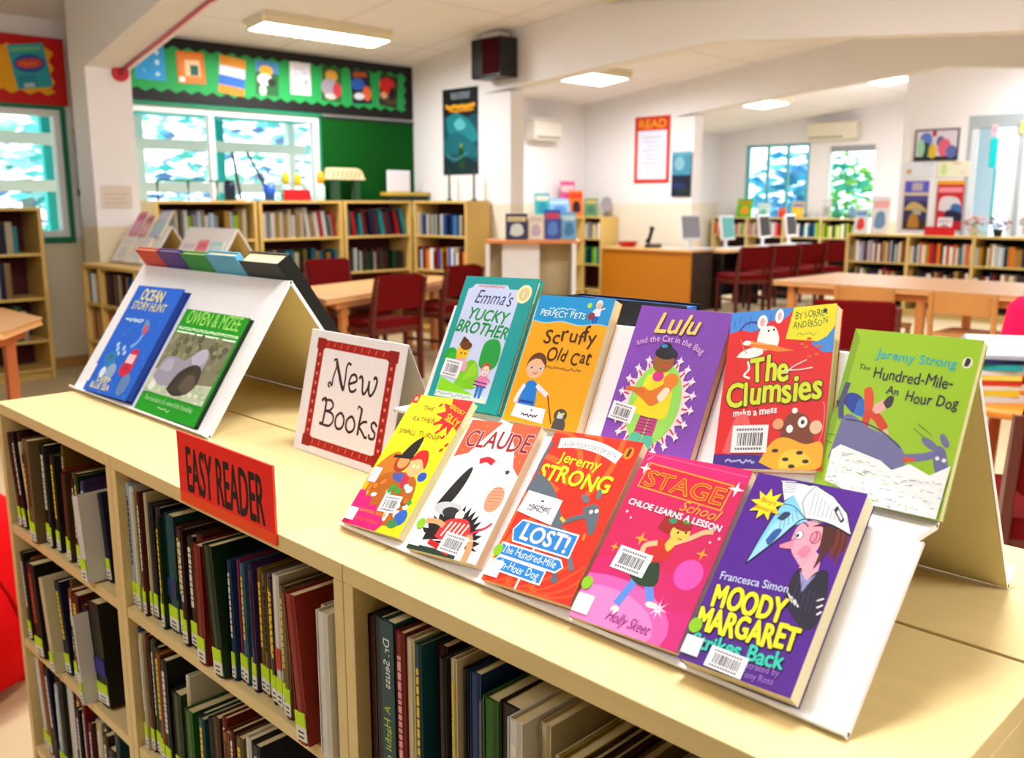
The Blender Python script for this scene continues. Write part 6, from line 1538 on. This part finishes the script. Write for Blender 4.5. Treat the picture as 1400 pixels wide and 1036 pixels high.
cx = [(.41, .16, .26, .36, 0, 'blue spotted card at the left end of the green noticeboard', card_fn('2C98D8', [('e', 60, 86, 7, 7, 'C8E4F4'), ('e', 74, 62, 8, 8, 'B8DCF0'), ('e', 74, 40, 8, 8, 'B8DCF0'), ('e', 30, 20, 6, 6, '60B4E8'), ('e', 74, 14, 8, 6, 'B8DCF0')])),
      (.78, .155, .25, .26, 2, 'orange square card with a dark centre on the green noticeboard', card_fn('D86A20', [('r', 6, 6, 94, 94, 'E08030'), ('r', 28, 24, 82, 74, 'F0D0A0'), ('r', 46, 26, 76, 58, '1C5C50'), ('r', 4, 4, 24, 20, 'F0E8E8')])),
      (1.14, .11, .25, .32, -6, 'orange, white and blue striped card on the green noticeboard', card_fn('D89028', [('r', 0, 40, 100, 74, 'D8DCF0'), ('r', 0, 22, 100, 48, '2C68C0'), ('r', 0, 0, 100, 20, 'C8861C')])),
      (1.51, .12, .23, .30, -2, 'card with yellow and white shapes on dark green, on the noticeboard', card_fn('1E6030', [('r', 0, 66, 100, 100, '4888C8'), ('e', 45, 72, 30, 20, 'F0B020'), ('e', 40, 46, 34, 22, 'E8ECE4'), ('e', 70, 40, 20, 16, '20281C'), ('e', 30, 14, 16, 22, 'D8D0C8')])),
      (1.87, .15, .22, .29, 0, 'white printed sheet in the middle of the green noticeboard', card_fn('E4E4F2', [('r', 20, 78, 70, 80, 'A0A0B8'), ('r', 14, 60, 40, 63, 'D8A0A8'), ('r', 60, 66, 84, 70, 'B0B0D0'), ('r', 14, 34, 34, 44, 'E8C0B8'), ('r', 44, 36, 60, 44, 'D0A8B0'), ('r', 68, 30, 86, 48, 'B8A0A8'), ('r', 20, 14, 80, 17, 'B8C8D0')])),
      (2.20, .12, .23, .32, -3, 'card with a grey and pink round figure, right of the white sheet', card_fn('2C5C28', [('e', 50, 74, 30, 24, 'D09830'), ('e', 40, 40, 40, 38, '9C94A0'), ('e', 80, 36, 22, 30, 'C03848'), ('e', 46, 14, 28, 12, 'C8C0B8')])),
      (2.56, .11, .24, .32, 4, 'dark blue card with orange shape, second from the right on the noticeboard', card_fn('141C2C', [('r', 16, 78, 84, 94, 'A8501C'), ('e', 36, 58, 34, 24, '2858B0'), ('e', 78, 30, 22, 30, 'E06838'), ('e', 38, 22, 26, 14, 'D8DCE8')])),
      (2.88, .12, .23, .31, -5, 'dark card with a red shape, right end of the green noticeboard', card_fn('24301C', [('e', 42, 66, 42, 34, 'C81C1C'), ('e', 60, 24, 40, 20, '50402C'), ('e', 26, 34, 20, 14, 'D8A078'), ('e', 70, 44, 14, 30, '14140C')]))]
board('green noticeboard with a black zigzag border above the middle window', 3.02, 6.34, 2.16, 2.68, 7.80, '1A9C4C', '0C0A0A', cx)
board('yellow noticeboard with a red zigzag border above the left window', 1.5, 2.88, 2.06, 2.56, 7.80, 'F2AC10', 'C80C0C', [(1.02, .10, .26, .32, 9, 'turquoise card with a blue and red oval on the yellow noticeboard', card_fn('34A8B4', [('r', 4, 84, 90, 94, '70C890'), ('e', 50, 56, 44, 26, '2858B0'), ('e', 50, 56, 38, 14, 'D8402C'), ('t', 'Maths', 22, 50, 20, 'F08858', .02), ('r', 6, 4, 60, 30, '2890A8'), ('r', 20, 2, 50, 12, 'B8D8DC')]))])
f = MB(); f.box(5.22, 7.80, 1.335, 6.34, 7.825, 2.13, mat('0C4A16', 'fabric')); f.box(5.21, 7.795, 2.105, 6.345, 7.80, 2.135, mat('0A2A10', 'paint'))
b = tag(f.build('pinboard_panel'), 'plain dark green felt panel below the green noticeboard', 'panel')
def poster(label, M, w, h, fn, edge='1A1A1C', cat='poster', fr=.0, name='poster'):
    t = thing(name, label, cat, M=M)
    f = MB(); f.box(-fr, -fr, -.012 if fr else -.004, w + fr, h + fr, 0, mat(edge, 'plastic')); f.build('frame' if fr else 'backing', t)
    A = Art(w, h, None, kind='paper', z0=.0002); fn(A); A.mb.build('printed_face', t)
def p_dark(A):
    A.rect(0, 0, 100, 100, '061A24'); A.rect(0, 58, 100, 100, '0A1018'); A.text('THE ULTIMATE', 22, 92, 8, 'B8C8D8', .01, width=56); A.text('READ ALOUD', 24, 88, 9, 'B8C8D8', .01, width=52)
    scribble(A, 8, 78, 92, 80, 'E8A81C', 16, 7, 2); scribble(A, 20, 74, 88, 75, 'D88C10', 12, 5, 6)
    A.poly([(0, 68), (30, 72), (60, 66), (100, 70), (100, 0), (0, 0)], '0A4A58'); A.blob([(10, 66), (40, 72), (80, 60), (100, 40), (60, 38), (20, 46)], '17808C'); A.blob([(0, 40), (40, 50), (90, 34), (100, 20), (40, 24), (0, 26)], '0E6470'); A.blob([(30, 60), (50, 66), (66, 56), (44, 52)], '5CB8C0')
    A.blob([(0, 0), (0, 22), (30, 14), (60, 20), (100, 12), (100, 0)], '06282C'); A.blob([(46, 8), (46, 28), (52, 36), (58, 28), (60, 8)], '10401C'); A.ell(52, 34, 4, 5, '6C8C28'); A.line([(10, 24), (36, 18), (70, 26)], 2, '4C9CA0')
poster('dark teal sea poster with a yellow title on the stub wall beside the speaker', frame((6.345, 7.33, 1.59), (0, -1, 0), (0, 0, 1)), .52, .83, p_dark, '0A1418')
def p_read(A):
    A.rect(0, 0, 100, 100, 'D0280C'); A.text('READ', 10, 83, 27, 'E8A028', .03, width=80); A.rect(9, 6, 91, 79, 'D4DAF0'); A.rect(12, 7.5, 88, 77.5, 'DDE2F6')
    for i in range(9): scribble(A, 24 + (i % 3) * 5, 68 - i * 6.4, 78 - (i % 2) * 12, 69 - i * 6.4, '8C9CC8' if i % 3 else '98908C', 14, 1.6, i)
poster('red bordered READ poster with a pale blue sheet on the right stub wall', frame((9.994, 7.72, 1.56), (0, -1, 0), (0, 0, 1)), .56, .84, p_read, 'C84020')
poster('teal over dark blue poster on the right pillar beside the READ poster', frame((9.974, 7.105, 1.39), (0, -1, 0), (0, 0, 1)), .29, .55, card_fn('3C88A8', [('r', 0, 0, 100, 48, '0A1430'), ('e', 40, 24, 36, 14, '14285C'), ('e', 60, 12, 30, 8, '0C3420'), ('e', 40, 74, 26, 30, '7CB0C0'), ('r', 0, 92, 100, 100, '58A0B8')]))
for label, x, z, w, h, fn in [('small blue and red picture on the far back wall, above the lilac sheets', 10.75, 1.42, .22, .30, card_fn('8CA8D8', [('r', 0, 0, 100, 26, 'B04858'), ('r', 20, 26, 80, 56, '3058A0'), ('r', 30, 60, 70, 96, 'C8D4EC')])),
                              ('pale lilac sheet pinned below the small blue and red picture', 10.62, 1.05, .24, .28, card_fn('D8DCF4', [('r', 10, 10, 60, 50, 'B8C4EC')])), ('lilac and blue sheet on the far back wall, right of the pale one', 11.30, 1.08, .40, .30, card_fn('CCC4EC', [('r', 0, 30, 100, 50, '8C8CD8'), ('r', 10, 60, 90, 90, 'DCD8F4')]))]:
    poster(label, frame((x + .85, 9.612, z), (1, 0, 0), (0, 0, 1)), w, h, fn, 'D8D8E0')
poster('framed picture of colourful figures high on the right wall', frame((11.984, 4.86, 1.84), (0, -1, 0), (0, 0, 1)), .49, .34, card_fn('D4CCDC', [('r', 0, 0, 100, 10, '101418'), ('e', 24, 66, 16, 20, '5878C8'), ('e', 24, 34, 12, 18, '204038'), ('e', 42, 28, 10, 18, 'D8B828'), ('e', 60, 60, 10, 14, '505C8C'), ('e', 70, 40, 16, 22, 'D8607C'), ('e', 88, 24, 14, 16, '5868A8'), ('e', 44, 90, 6, 8, 'B03040'), ('e', 12, 40, 10, 22, '98C8A8')]), '202428', 'picture', .02, 'framed_picture')
def p_v(A):
    A.rect(0, 0, 100, 100, '2C2C58'); A.rect(0, 76, 100, 100, '5858C4'); A.rect(30, 80, 74, 96, 'B8A8B0'); A.rect(0, 70, 100, 76, 'D8C8A8'); A.rect(0, 58, 100, 68, '4C4890'); A.blob([(0, 40), (30, 56), (70, 52), (100, 36), (60, 40)], 'C8A860'); A.blob([(36, 34), (50, 46), (70, 44), (72, 30)], 'A8A894'); A.rect(0, 0, 100, 20, '3C2810'); A.blob([(20, 4), (30, 30), (60, 28), (66, 4)], 'B87C28')
poster('purple and brown poster on the right wall below the framed picture', frame((11.99, 4.96, .98), (0, -1, 0), (0, 0, 1)), .30, .60, p_v, 'B8B0A0')
def p_r(A):
    A.rect(0, 0, 100, 100, 'C01C28'); A.rect(0, 92, 100, 100, 'E0A020'); A.rect(6, 76, 94, 86, 'E88C9C'); A.blob([(10, 40), (20, 66), (80, 64), (90, 36)], 'D8D0D8'); A.blob([(50, 30), (60, 52), (92, 50), (94, 28)], '3868A8'); A.blob([(36, 16), (40, 40), (96, 34), (90, 14)], '141838'); A.rect(40, 0, 100, 18, 'B81824')
poster('red poster with white and blue shapes on the right wall, right of the purple one', frame((11.99, 4.56, .98), (0, -1, 0), (0, 0, 1)), .32, .60, p_r, 'C8A040')
for label, y, z, w, h, fn in [('pale sheet with a tan disc above the purple poster', 4.98, 1.62, .36, .19, card_fn('DDE2EE', [('e', 16, 40, 9, 9, 'C8A868'), ('r', 60, 80, 96, 84, 'B0B4C8')])), ('pale yellow-green sheet above the red poster', 4.58, 1.62, .38, .19, card_fn('E4E4CC', [('e', 20, 50, 10, 18, 'C8DC8C'), ('r', 50, 80, 70, 92, 'E0B0A0'), ('r', 70, 20, 90, 40, 'F0D0C8')]))]:
    poster(label, frame((11.993, y, z), (0, -1, 0), (0, 0, 1)), w, h, fn, 'E0E0E4')
poster('narrow picture with yellow-green shapes on the left stub wall', frame((2.892, 7.80, 1.37), (0, -1, 0), (0, 0, 1)), .36, .52, card_fn('C8D0D8', [('r', 0, 92, 100, 100, 'D8B860'), ('e', 40, 70, 30, 22, '8890B8'), ('e', 55, 30, 26, 40, 'B8C840'), ('r', 0, 0, 100, 10, '48685C'), ('r', 78, 10, 100, 60, '486C64')]), 'E4E0DC')
poster('pale grey notice on the lower front of the left pillar', frame((2.70, 6.842, 1.28), (1, 0, 0), (0, 0, 1)), .22, .16, card_fn('DCD2C4', [('r', 10, 60, 90, 66, 'C4B8A8'), ('r', 10, 40, 80, 46, 'C4B8A8'), ('r', 10, 20, 86, 26, 'C4B8A8')]), 'E0D8CC')
poster('red sign on the second window of the right wall', frame((11.975, 3.33, 1.92), (0, -1, 0), (0, 0, 1)), .5, .07, card_fn('B8141C', []), '8C1018')
for label, y, z, fn in [('small pink paper shape stuck on the glazed door', 3.99, 2.08, card_fn('E8C0CC', [('e', 50, 50, 30, 30, 'D890A8')])), ('small yellow-green paper shape stuck beside the glazed door', 3.68, 2.10, card_fn('D8E088', [('e', 50, 50, 30, 30, 'C0D048')]))]:
    poster(label, frame((11.985, y, z), (0, -1, 0), (0, 0, 1)), .07, .14, fn, 'E0E0E0')
# ------------------------------------------------------------------ wall-hung things
t = thing('wall_speaker', 'dark maroon and black loudspeaker hung high on the middle pillar', 'loudspeaker', (6.10, 6.64, 2.44))
f = MB(); f.box(0, 0, 0, .215, -.40, .35, mat('0C080A', 'plastic')); f.build('cabinet', t, bevel=.01)
f = MB(); f.box(-.012, -.16, .03, -.0005, -.38, .33, mat('3A0A10', 'fabric')); f.build('grille', t, bevel=.004)
f = MB(); f.box(.06, -.08, .3505, .2, -.3, .40, mat('E4E0DC', 'plastic')); f.build('bracket', t)
t = thing('alarm_bell', 'red round alarm bell at the low end of the left beam', 'alarm bell', (2.90, 6.848, 2.225))
f = MB(); f.prism([(.05 * math.cos(a * .3142), .05 * math.sin(a * .3142)) for a in range(20)], -.03, 0, 'y', mat('C80818', 'plastic')); f.build('dome', t, bevel=.008)
f = MB(); f.prism([(.02 * math.cos(a * .6283), .02 * math.sin(a * .6283)) for a in range(10)], -.045, -.0305, 'y', mat('900410', 'plastic')); f.build('cap', t)
f = MB(); f.tube([(2.91, 6.836, 2.239), (2.91, 6.2, 2.367), (2.91, 5.5, 2.517), (2.91, 4.1, 2.587), (2.91, 2.2, 2.407)], .011, mat('D8546C', 'plastic'), 8); tag(f.build('alarm_conduit'), 'thin pinkish red pipe running up the left beam from the alarm bell', 'pipe')
t = thing('air_conditioner', 'cream wall air conditioner above the glazed gable door', 'air conditioner', (14.80, 7.86, 2.32))
f = MB(); f.box(0, 0, 0, .195, -.88, .29, mat('E6DFCA', 'plastic')); f.build('casing', t, bevel=.02)
f = MB(); f.box(-.006, -.06, .03, -.0005, -.66, .055, mat('8C8878', 'plastic')); f.build('outlet_louvre', t)
t = thing('air_conditioner', 'cream wall air conditioner on the alcove wall beside the middle pillar', 'air conditioner', (8.80, 8.575, 2.10))
f = MB(); f.box(0, 0, 0, .52, -.19, .28, mat('E6E2D8', 'plastic')); f.build('casing', t, bevel=.03)
f = MB(); f.box(.04, -.197, .03, .46, -.1905, .05, mat('98907C', 'plastic')); f.build('outlet_louvre', t)
f = MB(); f.box(0, -.196, .24, .5, -.1905, .252, mat('B0A894', 'plastic')); f.build('intake_grille', t)
